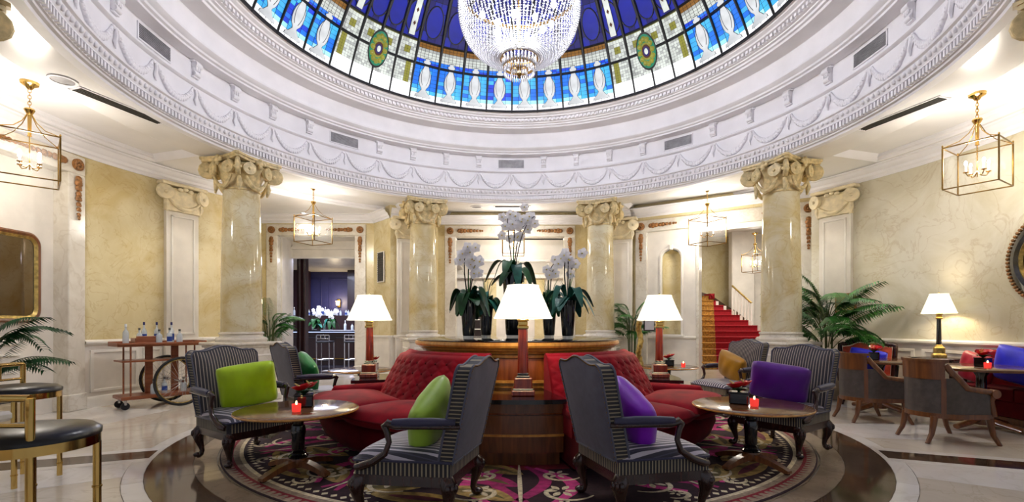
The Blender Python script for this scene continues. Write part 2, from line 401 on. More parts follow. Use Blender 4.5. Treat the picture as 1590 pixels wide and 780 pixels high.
# ---- white marble door surrounds with bronze ornaments
def ornament_meshes():
    ro = MB(); disc(ro, (0, 0, 0), .085, .03, 20)
    for k in range(10): a = 2*pi*k/10; ro.ball((.052*cos(a), -.018, .052*sin(a)), (.022, .014, .022), 6, 4)
    ro.ball((0, -.022, 0), (.025, .02, .025), 8, 5)
    dr = MB()
    for z, r in ((-.05, .05), (-.11, .062), (-.18, .05), (-.26, .04), (-.33, .048), (-.41, .034), (-.48, .028), (-.55, .018), (-.60, .010)):
        dr.ball((0, -.005, z), (r, .028, r*.95), 8, 5); dr.ball((r*.6, -.012, z-.02), (.018, .016, .022), 6, 4); dr.ball((-r*.6, -.012, z-.02), (.018, .016, .022), 6, 4)
    return ro.mesh('rosette', 'bronze', 40), dr.mesh('garland_drop', 'bronze', 40)
ROS, DROP = ornament_meshes()
def surround(name, p0, p1, ztop=3.67, bw=.27, depth=.3, left=True, right=True, label=None):
    L = hypot(p1[0]-p0[0], p1[1]-p0[1]); g = struct(name, label, (p0[0], p0[1], 0), atan2(p1[1]-p0[1], p1[0]-p0[0]))
    for s, x in ((left, bw/2), (right, L-bw/2)):
        if not s: continue
        part('jamb', MB().box((x, depth/2-.05, (ztop-bw)/2), (bw, depth, ztop-bw), .01), 'stone_white', g)
        obj('rosette', ROS, g, (x, -.065, ztop-bw/2)); obj('garland_drop', DROP, g, (x, -.065, ztop-bw-.02))
        d = 1 if x < L/2 else -1
        obj('garland_drop', DROP, g, (x+d*.17, -.065, ztop-bw/2), (0, R(-90*d), 0))
        part('plinth', MB().box((x, depth/2-.07, .12), (bw+.03, depth, .24), .01), 'stone_white', g)
    part('lintel', MB().box((L/2, depth/2-.05, ztop-bw/2), (L, depth, bw), .01), 'stone_white', g)
    return g, L
g, L = surround('door_1', (-5.95, BARY), (-3.54, BARY))
part('reveal', MB().box((.285, .45, 1.75), (.03, .6, 3.4)), 'panel_white', g, None)
part('reveal', MB().box((L-.285, .45, 1.75), (.03, .6, 3.4)), 'panel_white', g, None)
part('transom_panel', MB().box((L/2, .72, 3.17), (L-.5, .06, .46)), 'panel_white', g, None)
part('transom_moulding', MB().box((L/2, .67, 2.96), (L-.5, .06, .05), .01), 'white_trim', g)
part('soffit', MB().box((L/2, .4, 3.405), (L-.5, .6, .03)), 'panel_white', g, None)
g, L = surround('door_2', (-1.65, 12.04), (1.55, 12.04))
part('transom_panel', MB().box((L/2, .45, 3.12), (L-.5, .06, .56)), 'panel_white', g, None)
part('transom_moulding', MB().box((L/2, .40, 2.86), (L-.5, .08, .06), .012), 'white_trim', g)
for x in (.62, L-.62):
    part('glass_door_leaf', MB().box((x, .45, 1.42), (.05, .05, 2.84), .008).box((x+(.0), .45, .4), (.62, .04, .8), .008), 'panel_white', g)
g, L = surround('door_3', bp(.10), bp(3.66), 3.62)
# niche panel left of the stair opening (local x .27 .. 1.40)
NP0, NP1, OPZ = .27, 1.33, 3.24
part('header_panel', MB().box(((NP1+L-.27)/2, .12, (3.36+OPZ)/2), (L-.27-NP1, .24, 3.36-OPZ)), 'panel_white', g, None)
nx, nr, nz0, nz1 = .80, .20, 1.02, 2.72
mb = MB()                                            # wall panel with an arched hole
hole = [(nx-nr, nz0)]+[(nx-nr*cos(pi*k/12), nz1+nr*sin(pi*k/12)) for k in range(13)]+[(nx+nr, nz0)]
rect = [(NP0, 0)]+[(NP0, 3.36)]+[(NP0+(NP1-NP0)*k/11, 3.36) for k in range(1, 11)]+[(NP1, 3.36), (NP1, 0)]
rect = [(NP0, nz0)]+[(NP0, 3.36)]+[(NP0+(NP1-NP0)*k/10, 3.36) for k in range(1, 10)]+[(NP1, 3.36), (NP1, 3.0), (NP1, 2.0), (NP1, nz0)]
nh = len(hole)
for i in range(nh-1):
    a, b_ = hole[i], hole[i+1]; c, d = rect[min(i, len(rect)-1)], rect[min(i+1, len(rect)-1)]
    mb.add([(a[0], .03, a[1]), (b_[0], .03, b_[1]), (d[0], .03, d[1]), (c[0], .03, c[1])], [(0, 1, 2, 3)])
mb.add([(NP0, .03, 0), (NP1, .03, 0), (NP1, .03, nz0), (nx+nr, .03, nz0), (nx-nr, .03, nz0), (NP0, .03, nz0)], [(0, 1, 2, 3, 4, 5)])
part('niche_panel', mb, 'panel_white', g, None)
mb = MB()
def nich(u, v):
    a = -pi/2+pi*u; z = nz0+(nz1+nr-nz0)*v; k = 1 if z < nz1 else sqrt(max(0, 1-((z-nz1)/nr)**2))
    return (nx+nr*sin(a)*k, .03+nr*cos(a)*k*.95, z)
mb.grid(nich, 12, 24); part('niche', mb, 'yellow_marble', g)
mb = MB(); mb.tube([(p[0]+(.035 if p[0] > nx else -.035)*(p[1] <= nz1+.01 or 1), .02, p[1]+(.03 if p[1] > nz1 else 0)) for p in hole], .028, 8)
mb.box((nx, .0, nz1+nr+.05), (.08, .06, .13), .015); part('niche_arch_moulding', mb, 'white_trim', g)
part('niche_sill', MB().box((nx, 0, nz0-.03), (.56, .1, .06), .012), 'white_trim', g)
part('opening_jamb', MB().box((NP1+.03, .15, OPZ/2), (.06, .3, OPZ), .008), 'stone_white', g)
part('dado_rail', MB().box(((NP0+NP1)/2, .01, .96), (NP1-NP0, .06, .05), .012), 'white_trim', g)

# left bay: a framed recess holding the mirror, not a doorway
lb = surround('mirror_recess', pol(WR, -97.3)[:2], pol(WR, -80.4)[:2], 3.67, .27)[0]
Ll = hypot(pol(WR, -97.3)[0]-pol(WR, -80.4)[0], pol(WR, -97.3)[1]-pol(WR, -80.4)[1])
part('recess_panel', MB().box((Ll/2, .2, 1.7), (Ll, .06, 3.4)), 'panel_white', lb, None)
part('recess_rail', MB().box((Ll/2-.3, .15, 1.0), (Ll-.9, .05, .06), .012).box((Ll/2-.3, .15, .84), (Ll-.9, .04, .03), .008), 'white_trim', lb)
part('recess_panel_moulding', MB().box((Ll/2-.3, .16, .62), (Ll-1.0, .02, .04), .006), 'white_trim', lb)

# ---- ceiling of the ambulatory
ce = struct('ceiling', loc=(CX, CY, 0))
part('ring_soffit', MB().lathe([(4.62, ZC), (5.25, ZC)], 128), 'ceiling_paint', ce)
part('outer_soffit', MB().lathe([(6.22, ZC), (9.5, ZC)], 128), 'ceiling_paint', ce)
for k in range(8):
    t = 22.5+45*k
    part('beam_soffit', MB().lathe([(5.24, ZC), (6.24, ZC)], 6, R(t-4.5), R(t+4.5)), 'ceiling_paint', ce)
    part('coffer', MB().lathe([(5.30, ZC+.10), (6.18, ZC+.10)], 24, R(t+4.5), R(t+40.5)), 'ceiling_paint', ce)
    mb = MB()
    for a, s in ((5.25, 1), (6.22, -1)):
        mb.lathe([(a, ZC), (a+s*.02, ZC+.01), (a+s*.03, ZC+.04), (a+s*.07, ZC+.05), (a+s*.08, ZC+.10)], 24, R(t+4.5), R(t+40.5))
    for q, s in ((t+4.5, 1), (t+40.5, -1)):
        e = [R(q+s*x) for x in (0, .3, .6, .9)]
        zz = (ZC, ZC+.02, ZC+.06, ZC+.10)
        mb.add([(r*sin(e[i]), r*cos(e[i]), zz[i]) for i in range(4) for r in (5.25, 6.22)], [(2*i, 2*i+1, 2*i+3, 2*i+2) for i in range(3)])
    part('coffer_moulding', mb, 'plaster', ce)

# ---- rotunda entablature under the dome
tr = struct('trim_1', loc=(CX, CY, 0))
NS = 160
def ring(name, prof, mat='plaster'): return part(name, MB().lathe(prof, NS), mat, tr, 30)
ring('architrave', [(4.66, 3.91), (4.66, 3.875), (4.56, 3.875), (4.55, 3.90), (4.52, 3.91), (4.515, 3.93), (4.495, 3.935), (4.495, 4.02), (4.46, 4.022), (4.46, 4.04)], 'plaster')
ring('egg_moulding', [(4.46, 4.04), (4.455, 4.05), (4.43, 4.12), (4.40, 4.13), (4.395, 4.15), (4.46, 4.16)])
ring('garland_frieze', [(4.46, 4.16), (4.46, 4.50)])
ring('frieze_moulding', [(4.46, 4.50), (4.43, 4.505), (4.41, 4.52), (4.41, 4.535), (4.43, 4.55), (4.47, 4.555)])
ring('bracket_frieze', [(4.47, 4.555), (4.47, 4.85)])
ring('corona', [(4.47, 4.85), (4.29, 4.85), (4.285, 4.875), (4.25, 4.885), (4.24, 4.91), (4.20, 4.925), (4.17, 4.95), (4.165, 4.975)])
ring('attic_band', [(4.165, 4.975), (4.18, 4.98), (4.18, 5.20), (4.16, 5.235)])
ring('upper_corona', [(4.16, 5.235), (3.90, 5.245), (3.885, 5.27), (3.85, 5.275), (3.84, 5.30), (3.80, 5.305), (3.795, 5.32), (3.75, 5.325), (3.75, 5.375)])
ring('dome_kerb', [(3.75, 5.375), (3.69, 5.38), (3.68, 5.40), (3.63, 5.415), (3.62, 5.43), (3.56, 5.445), (3.55, 5.47)])
mb = MB()
for k in range(480):
    a = 2*pi*k/480; mb.box((4.48*sin(a), 4.48*cos(a), 3.978), (.032, .05, .07), 0, 0, -a)
part('dentils', mb, 'plaster', tr, None, kind='stuff')
mb = MB()
for k in range(300):
    a = 2*pi*k/300; mb.box((3.735*sin(a), 3.735*cos(a), 5.35), (.045, .045, .045), 0, 0, -a)
part('upper_dentils', mb, 'plaster', tr, None, kind='stuff')
mb = MB()
for k in range(320):
    a = 2*pi*k/320; mb.ball((4.438*sin(a), 4.438*cos(a), 4.085), (.026, .026, .034), 6, 4)
part('egg_and_dart', mb, 'plaster', tr, 60, kind='stuff')
# garland, bow, bracket (40 bays of nine degrees)
def swag():
    mb = MB(); pts = []; rad = []
    for i in range(17):
        u = -1+2*i/16; a = R(4.5*u*.86); z = 4.455-.24*(1-u*u)**.8; pts.append((4.45*sin(a), 4.45*cos(a), z)); rad.append(.014+.026*(1-u*u)**.5)
    mb.tube(pts, rad, 7)
    for i in range(1, 16):
        for s in (-1, 1):
            p = pts[i]; mb.ball((p[0]+random.uniform(-.008, .008), p[1]-.016, p[2]+s*rad[i]*.55), (rad[i]*.7,)*3, 5, 3)
    return mb.mesh('garland', 'plaster', 60)
def bow():
    mb = MB()
    for s in (-1, 1): mb.ball((s*.032, 4.445, 4.462), (.034, .02, .022), 8, 5)
    mb.tube([(0, 4.445, 4.46), (.006, 4.44, 4.38), (-.012, 4.44, 4.31), (.004, 4.44, 4.24)], [.014, .02, .022, .006], 6)
    mb.tube([(.01, 4.445, 4.46), (.03, 4.445, 4.40), (.022, 4.445, 4.33)], [.01, .012, .004], 5)
    return mb.mesh('garland_bow', 'plaster', 60)
def bracket():
    mb = MB(); mb.box((0, 4.45, 4.835), (.15, .08, .03), .006)
    mb.tube([(-.055, 4.42, 4.79), (.055, 4.42, 4.79)], .045, 10); mb.box((0, 4.445, 4.72), (.10, .06, .16), .01)
    mb.tube([(-.05, 4.43, 4.665), (.05, 4.43, 4.665)], .03, 10)
    for s in (-1, 0, 1): mb.ball((s*.032, 4.405, 4.735), (.016, .016, .04), 6, 4)
    mb.box((0, 4.45, 4.625), (.11, .04, .02), .004)
    return mb.mesh('frieze_bracket', 'plaster', 45)
sw, bo, br = swag(), bow(), bracket()
for k in range(40):
    obj('garland', sw, tr, rot=(0, 0, R(-(9*k+4.5-1)))); obj('garland_bow', bo, tr, rot=(0, 0, R(-(9*k-1))))
    if k % 5: obj('frieze_bracket', br, tr, rot=(0, 0, R(-(9*k-1))))
def grille(w_, h_, n, frame, slat, d=.02):
    mb = MB()
    for s in (-1, 1):
        mb.box((s*w_/2, 0, 0), (.02, d, h_+.02), .003); mb.box((0, 0, s*h_/2), (w_+.02, d, .02), .003)
    me = mb.mesh('grille_frame', frame, None); mb = MB()
    mb.box((0, .004, 0), (w_, .004, h_))
    for i in range(n): mb.box((0, -.004, -h_/2+h_*(i+.5)/n), (w_, .010, h_/n*.45))
    return me, mb.mesh('grille_slats', slat, None)
gf, gs = grille(.56, .19, 9, 'plaster', 'grille_light')
for k in range(8):
    t = 45*k-1
    v = obj('vent', gf, tr, (4.455*sin(R(t)), 4.455*cos(R(t)), 4.70), (0, 0, R(-t))); obj('vent_slats', gs, v)

# ---- stained glass dome
do = struct('window_1', 'stained glass dome of blue panes in black ribs', (CX, CY, 0))
RHO, ZO = 3.85, 4.0
def sph(t, e, dr=0): r = (RHO+dr); return (r*cos(R(e))*sin(R(t)), r*cos(R(e))*cos(R(t)), ZO+r*sin(R(e)))
E0, E1, E2, E3, E4, E5 = 22.0, 30.9, 36.3, 51, 67, 87
BW = 8.13; MW = (90-8*BW)/4; T0 = -1.0
for nm, c, s in (('g_base_glow', (250, 252, 255), 1.3), ('g_fade_glow', (150, 215, 252), .95), ('g_cyan', (60, 170, 250), .85), ('g_azure', (14, 112, 240), .80), ('g_blue', (10, 60, 225), .72),
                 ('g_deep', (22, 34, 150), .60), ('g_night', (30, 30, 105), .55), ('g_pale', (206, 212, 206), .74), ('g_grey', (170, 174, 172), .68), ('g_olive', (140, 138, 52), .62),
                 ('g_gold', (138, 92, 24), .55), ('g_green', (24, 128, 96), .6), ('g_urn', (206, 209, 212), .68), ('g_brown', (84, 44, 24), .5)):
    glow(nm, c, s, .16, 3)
GM = ['g_base_glow', 'g_fade_glow', 'g_cyan', 'g_azure', 'g_blue', 'g_deep', 'g_night', 'g_pale', 'g_grey', 'g_olive', 'g_gold', 'g_green', 'g_brown']
GI = {n: i for i, n in enumerate(GM)}
def pane(wd, e0, e1, nu, nv, col, gap=.03):
    mb = MB()
    for i in range(nu):
        for j in range(nv):
            a, b_ = -wd/2+wd*(i+gap)/nu, -wd/2+wd*(i+1-gap)/nu; c, d = e0+(e1-e0)*(j+gap)/nv, e0+(e1-e0)*(j+1-gap)/nv
            mb.add([sph(a, c), sph(b_, c), sph(b_, d), sph(a, d)], [(0, 1, 2, 3)], GI[col((i+.5)/nu, (j+.5)/nv)])
    return mb.mesh('glass_pane', GM, None)
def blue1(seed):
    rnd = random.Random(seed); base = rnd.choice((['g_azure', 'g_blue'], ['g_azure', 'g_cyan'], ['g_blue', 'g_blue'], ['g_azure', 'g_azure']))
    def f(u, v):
        if v < .17: return 'g_base_glow'  # backlight glow at the dome base, put into the pane colour
        if v < .30: return rnd.choice(['g_fade_glow', 'g_fade_glow', 'g_cyan'])  # the same glow fading upwards, also painted as glass colour
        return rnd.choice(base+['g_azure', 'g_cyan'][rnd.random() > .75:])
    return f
def top2(u, v):
    if v < .25: return random.choice(['g_blue', 'g_azure', 'g_azure'])
    if v < .60: return 'g_pale'
    if v < .75: return 'g_grey'
    return 'g_gold'
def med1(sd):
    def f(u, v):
        if v < .42: return 'g_base_glow'  # base glow of the backlight painted into the lower panes
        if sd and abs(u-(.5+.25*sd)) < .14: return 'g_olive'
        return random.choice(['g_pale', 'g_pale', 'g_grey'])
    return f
def med2(u, v): return 'g_olive' if (v > .8 or (abs(u-.5) < .2 and .3 < v < .62)) else random.choice(['g_pale', 'g_pale', 'g_grey'])
def deep(u, v):
    if v < .08: return 'g_gold'
    return 'g_night' if random.random() < .3+.5*v else 'g_deep'
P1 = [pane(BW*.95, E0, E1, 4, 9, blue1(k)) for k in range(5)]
P2 = [pane(BW*.95, E1+.3, E2, 6, 8, top2, .05) for k in range(2)]
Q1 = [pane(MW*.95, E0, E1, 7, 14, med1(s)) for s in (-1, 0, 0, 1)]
Q2 = [pane(MW*.95, E1+.3, E2+.6, 6, 7, med2) for k in range(2)]
P3 = [pane(w_*.95, E2+.3, E3, 3, 6, deep, .03) for w_ in (BW, MW)]
P4 = [pane(w_*.95, E3+.3, E4, 2, 6, deep, .03) for w_ in (BW, MW)]
P5 = [pane(w_*.95, E4+.3, E5, 1, 4, deep, .02) for w_ in (BW, MW)]
# urn-shaped baluster drawn in pale glass with a dark lead outline
def urn(scale, dr, mat, name):
    prof = [(0, .95), (.06, .9), (.09, .62), (.15, .42), (.20, .24), (.24, .30), (.30, .52), (.40, .66), (.52, .70), (.63, .62), (.72, .46), (.78, .30), (.82, .22), (.86, .26), (.90, .46), (.93, .40), (.96, .22), (1, .30)]
    mb = MB(); e0, e1, hw = E0+1.0, E1+1.8, 2.55
    rows = [[sph(s*(w_*hw+(scale)), e0+(e1-e0)*t+(scale if t == 1 else 0), dr) for s in (-1, 1)] for t, w_ in prof]
    for (a, b_), (c, d) in zip(rows, rows[1:]): mb.add([a, b_, d, c], [(0, 1, 2, 3)])
    return mb.mesh(name, mat, None)
U0, U1 = urn(.14, -.006, 'iron_lead', 'lead_outline'), urn(0, -.010, 'g_urn', 'urn_glass')
lead = MB()
for s in (-.28, .28):
    for k in range(8):
        f = lambda q: sph(s*2.5*2*(.4+.5*(1-(2*q-1)**2)), E0+4+5.2*q, -.014)
        a, b_ = f(k/8), f((k+1)/8); lead.tube([a, b_], .004, 4)
LEADS = lead.mesh('lead_line', 'iron_lead', None)
circ = MB()
circ.add([sph(0, E2+5.2, -.006)]+[sph(2.9*cos(2*pi*k/24), E2+5.2+3.7*sin(2*pi*k/24), -.006) for k in range(24)], [(0, 1+k, 1+(k+1) % 24) for k in range(24)])
CIRC = circ.mesh('round_glass', 'g_deep', None)
circ = MB()
circ.tube([sph(3.0*cos(2*pi*k/24), E2+5.2+3.8*sin(2*pi*k/24), -.01) for k in range(25)], .012, 5)
CIRL = circ.mesh('round_lead', 'iron_lead', None)
mus = []
for q in range(4):
    t = q*90-45+(90-8*BW)/2+T0; t = q*90-4*BW+T0
    for k in range(8): mus.append((t+(k+.5)*BW, BW, 'b', k))
    t += 8*BW
    for k in range(4): mus.append((t+(k+.5)*MW, MW, 'm', k))
ribs = []
def rib(e0, e1, w0, w1, n=16):
    mb = MB(); mb.tube([sph(0, e0+(e1-e0)*k/n, -.012) for k in range(n+1)], [w0+(w1-w0)*min(1, 2.2*k/n) for k in range(n+1)], 6)
    return mb.mesh('dome_rib', 'iron_lead', 40)
RIB = rib(E0-.3, E4, .012, .036)
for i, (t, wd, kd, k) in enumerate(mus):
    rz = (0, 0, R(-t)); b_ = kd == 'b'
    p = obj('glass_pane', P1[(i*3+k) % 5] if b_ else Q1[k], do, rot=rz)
    obj('glass_pane', (P2 if b_ else Q2)[i % 2], do, rot=rz)
    p3 = obj('glass_pane', P3[0 if b_ else 1], do, rot=rz)
    obj('glass_pane', P4[0 if b_ else 1], do, rot=rz); obj('glass_pane', P5[0 if b_ else 1], do, rot=rz)
    obj('round_lead', CIRL, p3, sc=(1, 1, 1)); obj('round_glass', CIRC, p3)
    if b_:
        obj('lead_outline', U0, p); obj('urn_glass', U1, p); obj('lead_line', LEADS, p)
    obj('dome_rib', RIB, do, rot=(0, 0, R(-(t-wd/2))))
for e, w_ in ((E0, .03), (E1+.1, .03), (E2+.1, .02), (E3, .03), (E4, .04), (E5, .05)):
    mb = MB(); r, z = RHO*cos(R(e)), ZO+RHO*sin(R(e))
    mb.lathe([(r+.01, z-w_/2), (r-.03, z-w_/2), (r-.03, z+w_/2), (r+.01, z+w_/2)], 96, closed=True); part('ring_muntin', mb, 'iron_lead', do, 30)
mb = MB(); mb.lathe([((RHO+.03)*cos(R(e)), ZO+(RHO+.03)*sin(R(e))) for e in [22.3]+list(range(25, 91, 5))], 96); part('dome_shell', mb, 'iron_lead', do, 30)
for q in range(4):                      # oval medallions and the white strips beside them
    t = q*90+45+T0
    me = obj('medallion', None, do, rot=(0, 0, R(-t)))
    def oval(k, dr, name, mat, ry=1):
        mb = MB(); ec = 31.0; mb.add([sph(0, ec, dr)]+[sph(2.5*k*cos(2*pi*j/32)*1.15, ec+4.1*k*ry*sin(2*pi*j/32), dr) for j in range(32)], [(0, 1+j, 1+(j+1) % 32) for j in range(32)])
        part(name, mb, mat, me, None)
    oval(1.12, -.05, 'medallion_rim', 'iron_lead'); oval(1.0, -.056, 'medallion_glass', 'g_green'); oval(.60, -.060, 'gold_wreath', 'g_olive', .85); oval(.50, -.064, 'lead_field', 'g_brown', .8); oval(.36, -.068, 'inner_field', 'g_night', .8); oval(.2, -.072, 'inner_emblem', 'g_pale', .9)
    mb = MB()
    for j in range(12): a = 2*pi*j/12; mb.ball(sph(2.0*cos(a), 31+3.0*sin(a), -.066), .045, 6, 4)
    part('gold_bead', mb, 'g_olive', me, 60)
    for s in (-9.4, 9.4):
        st = obj('white_strip', None, do, rot=(0, 0, R(-(t+s))))
        for nm, hw, dr, mt in (('strip_lead', 1.75, -.03, 'iron_lead'), ('strip_glass', 1.5, -.034, 'g_pale')):
            mb = MB(); n = 10
            rows = [[sph(x*hw*.6/cos(R(e))**.4, e, dr) for x in (-1, 1)] for e in [37.2+(E4-38)*k/n for k in range(n+1)]]
            for (a, b_), (c, d) in zip(rows, rows[1:]): mb.add([a, b_, d, c], [(0, 1, 2, 3)])
            part(nm, mb, mt, st, None)
        mb = MB()
        for k in range(8):
            e = 40+3.1*k; mb.add([sph(0, e-.6, -.04), sph(.5, e, -.04), sph(0, e+.6, -.04), sph(-.5, e, -.04)], [(0, 1, 2, 3)])
        part('strip_diamond', mb, 'g_brown', st, None)

# ---- columns with Ionic capitals
def spiral(c, r, ux, turns=2.1, n=26):       # a volute in the vertical plane spanned by ux and z
    pts = []; rad = []
    for i in range(n+1):
        u = i/n; a = pi/2-u*turns*2*pi; q = r*(1-u*.86); pts.append((c[0]+ux[0]*q*cos(a), c[1]+ux[1]*q*cos(a), c[2]+q*sin(a))); rad.append(.030*(1-u*.62))
    return pts, rad
def volute_mesh(r=.125):
    mb = MB(); p, q = spiral((0, 0, 0), r, (1, 0)); mb.tube(p, q, 7)
    n = 18; mb.prism([(r*.95*cos(2*pi*i/n), r*.95*sin(2*pi*i/n)) for i in range(n)], -.03, .03, 'y'); mb.ball((0, -.03, 0), .03, 8, 5); mb.ball((0, .03, 0), .03, 8, 5)
    return mb
VOL = volute_mesh().mesh('volute', 'capital_stone', 40)
VOLP = volute_mesh().mesh('volute', 'pilaster_stone', 40)
def cap_swag(wd, drop, mat):
    mb = MB(); mb.tube([(wd*(-1+2*i/12), 0, -drop*(1-(-1+2*i/12)**2)) for i in range(13)], [.016+.022*(1-(-1+2*i/12)**2) for i in range(13)], 7)
    return mb.mesh('capital_garland', mat, 50)
CSW = cap_swag(.19, .17, 'capital_stone'); CSWP = cap_swag(.27, .15, 'pilaster_stone')
def column_proto():
    c = thing('column', '', 'column')
    pd = part('pedestal', MB().box((0, 0, .48), (.74, .74, .80), .01), 'stone_white', c, 30)
    part('pedestal_base', MB().box((0, 0, .06), (.84, .84, .12), .015), 'stone_white', pd)
    part('pedestal_cap', MB().box((0, 0, .935), (.86, .86, .05), .015).box((0, 0, .895), (.80, .80, .04), .012), 'stone_white', pd)
    for k in range(4):
        a = k*pi/2; mb = MB()
        for x, z, w_, h_ in ((-.26, .48, .03, .56), (.26, .48, .03, .56), (0, .21, .55, .03), (0, .75, .55, .03)): mb.box((x, -.375, z), (w_, .02, h_), .005)
        mb.xf(lambda x, y, z: (x*cos(a)-y*sin(a), x*sin(a)+y*cos(a), z)); part('pedestal_panel', mb, 'white_trim', pd)
    part('base', MB().lathe([(0, .96), (.37, .96), (.38, 1.0), (.36, 1.03), (.32, 1.04), (.31, 1.07), (.33, 1.09), (.325, 1.11), (.30, 1.12), (.295, 1.13), (.29, 1.16)], 32), 'stone_white', c)
    part('shaft', MB().lathe([(.30-.035*(k/10)**1.8, 1.12+2.30*k/10) for k in range(11)], 40), 'column_marble', c)
    ca = part('capital', MB().lathe([(.265, 3.36), (.285, 3.37), (.285, 3.39), (.265, 3.40), (.27, 3.50), (.31, 3.60), (.36, 3.68), (.38, 3.75), (.34, 3.78)], 32), 'capital_stone', c)
    out = []                                    # abacus with concave sides
    for k in range(4):
        a = pi/4+k*pi/2; b_ = a+pi/2
        A = (.62*cos(a), .62*sin(a)); B = (.62*cos(b_), .62*sin(b_))
        for u in (.07, .2, .35, .5, .65, .8, .93):
            p = (A[0]+(B[0]-A[0])*u, A[1]+(B[1]-A[1])*u); d = .10*(1-(2*u-1)**2); m_ = (a+b_)/2; out.append((p[0]-d*cos(m_), p[1]-d*sin(m_)))
    part('abacus', MB().prism(out, 3.80, 3.84).prism([(x*1.05, y*1.05) for x, y in out], 3.84, 3.875), 'capital_stone', ca, 30)
    for k in range(4):
        a = pi/4+k*pi/2
        obj('volute', VOL, ca, (.47*cos(a), .47*sin(a), 3.665), (0, 0, a))
        m_ = a+pi/4
        for s in (-1, 1):
            obj('volute', VOL, ca, (.37*cos(m_)-s*.17*sin(m_), .37*sin(m_)+s*.17*cos(m_), 3.67), (0, 0, m_+pi/2+s*.25), (.8, .8, .8))
        obj('capital_garland', CSW, ca, (.335*cos(m_), .335*sin(m_), 3.56), (0, 0, m_+pi/2))
        mb = MB()
        for dx, dz, r in ((0, 0, .05), (-.06, .01, .035), (.06, .01, .035), (0, .05, .035), (0, -.05, .035)): mb.ball((dx, 0, dz), (r, .03, r), 8, 5)
        part('capital_flower', mb, 'capital_stone', ca, 60, loc=(.42*cos(m_), .42*sin(m_), 3.78), rot=(0, 0, m_+pi/2))
        mb = MB(); mb.tube([(0, 0, 0), (.02, 0, -.10), (0, 0, -.22)], [.03, .045, .015], 6)
        part('capital_drop', mb, 'capital_stone', ca, 60, loc=(.37*cos(a), .37*sin(a), 3.55))
    return c
cp = column_proto()
CL = [(-24.0, 4.86, 'yellow marble column left of the orchid console, with gilt stone Ionic capital'),
      (22.3, 4.90, 'yellow marble column right of the orchid console, nearest the arched niche'),
      (-67.6, 4.80, 'yellow marble column between the drinks trolley wall and the bar doorway'),
      (66.1, 4.76, 'yellow marble column beside the red carpeted stairs'),
      (-118.3, 5.23, 'column cut off at the upper left corner, only its capital showing'),
      (119.0, 5.12, 'column cut off at the upper right corner, only its capital showing')]
for i, (t, r, lb_) in enumerate(CL):
    o = cp if i == 0 else tree(cp); o.location = pol(r, t); o.rotation_euler = (0, 0, R(-t)); tag(o, lb_, 'column', 'marble columns around the rotunda')
    if abs(t) > 90:
        o.rotation_euler = (0, 0, R(46.3 if t < 0 else -46.3))
        [q for q in o.children if q.name.startswith('capital')][0].rotation_euler = (0, 0, R(45))

# ---- pilasters on the piers
def pilaster_proto():
    c = thing('pilaster', '', 'pilaster')          # local +Y looks into the room
    part('shaft', MB().box((0, 0, 2.05), (.56, .10, 2.30), .008), 'panel_white', c)
    mb = MB()
    for x, z, w_, h_ in ((-.19, 2.1, .03, 2.06), (.19, 2.1, .03, 2.06), (0, 1.08, .41, .03), (0, 3.12, .41, .03)): mb.box((x, .055, z), (w_, .02, h_), .005)
    part('panel_moulding', mb, 'white_trim', c)
    part('pedestal', MB().box((0, 0, .47), (.62, .14, .94), .01).box((0, .01, .97), (.68, .20, .06), .012).box((0, .01, .08), (.68, .18, .16), .012), 'panel_white', c)
    ca = part('capital', MB().box((0, .02, 3.40), (.58, .14, .40), .01).box((0, .03, 3.66), (.80, .22, .06), .015), 'pilaster_stone', c)
    for s in (-1, 1):
        obj('volute', VOLP, ca, (s*.32, .09, 3.50), (0, 0, R(-18*s)), (1, 1.2, 1))
        part('capital_drop', MB().tube([(s*.29, .07, 3.42), (s*.30, .08, 3.30), (s*.28, .07, 3.18)], [.03, .045, .012], 6), 'pilaster_stone', ca)
    obj('capital_garland', CSWP, ca, (0, .10, 3.40))
    mb = MB()
    for dx in (-.09, 0, .09): mb.ball((dx, .12, 3.58+.02*(dx == 0)), (.05, .03, .035), 8, 5)
    part('capital_flower', mb, 'pilaster_stone', ca, 60)
    return c
pp = pilaster_proto()
PL = [(-66.7, WR-.03, 'panelled white pilaster with scrolled capital behind the drinks trolley'),
      (64.6, WR-.03, 'panelled white pilaster with scrolled capital behind the tall palm'),
      (-25.2, 5.70, 'white pilaster on the pier between bar doorway and orchid console'),
      (25.0, 5.78, 'white pilaster half hidden behind the column left of the niche')]
for i, (t, r, lb_) in enumerate(PL):
    o = pp if i == 0 else tree(pp); o.location = pol(r, t); o.rotation_euler = (0, 0, R(180-t)); tag(o, lb_, 'pilaster', 'pilasters on the piers')
# ================================================================== FURNITURE
# ---- round rug with woven motifs
rug = thing('rug', 'large round patterned carpet under the armchairs, aubergine, magenta and gold', 'rug', (CX, CY, 0))
plain('rug_field', (44, 22, 30), .95, var=.2, scale=30); plain('rug_cream', (206, 192, 160), .95, var=.14, scale=40); plain('rug_gold', (150, 124, 70), .95, var=.28, scale=16)
plain('rug_magenta', (150, 30, 92), .95, var=.22, scale=14); plain('rug_pink', (196, 56, 128), .95, var=.12, scale=20); plain('rug_red', (120, 20, 36), .95, var=.15, scale=25); plain('rug_olive', (92, 80, 44), .95, var=.25, scale=16); plain('rug_rose', (112, 52, 60), .95, var=.2, scale=14)
RR = 3.17
def flat_ring(r0, r1, z, n=128): return MB().lathe([(r0, z), (r1, z)], n)
part('pile', MB().lathe([(0, .012), (RR, .012), (RR+.01, .006), (RR+.01, .001)], 128), 'rug_field', rug)
plain('rug_taupe', (142, 124, 106), .95, var=.16, scale=40)
part('outer_border', flat_ring(2.99, RR, .0132), 'rug_taupe', rug)
part('cream_border', flat_ring(2.985, 3.02, .0134), 'rug_cream', rug)
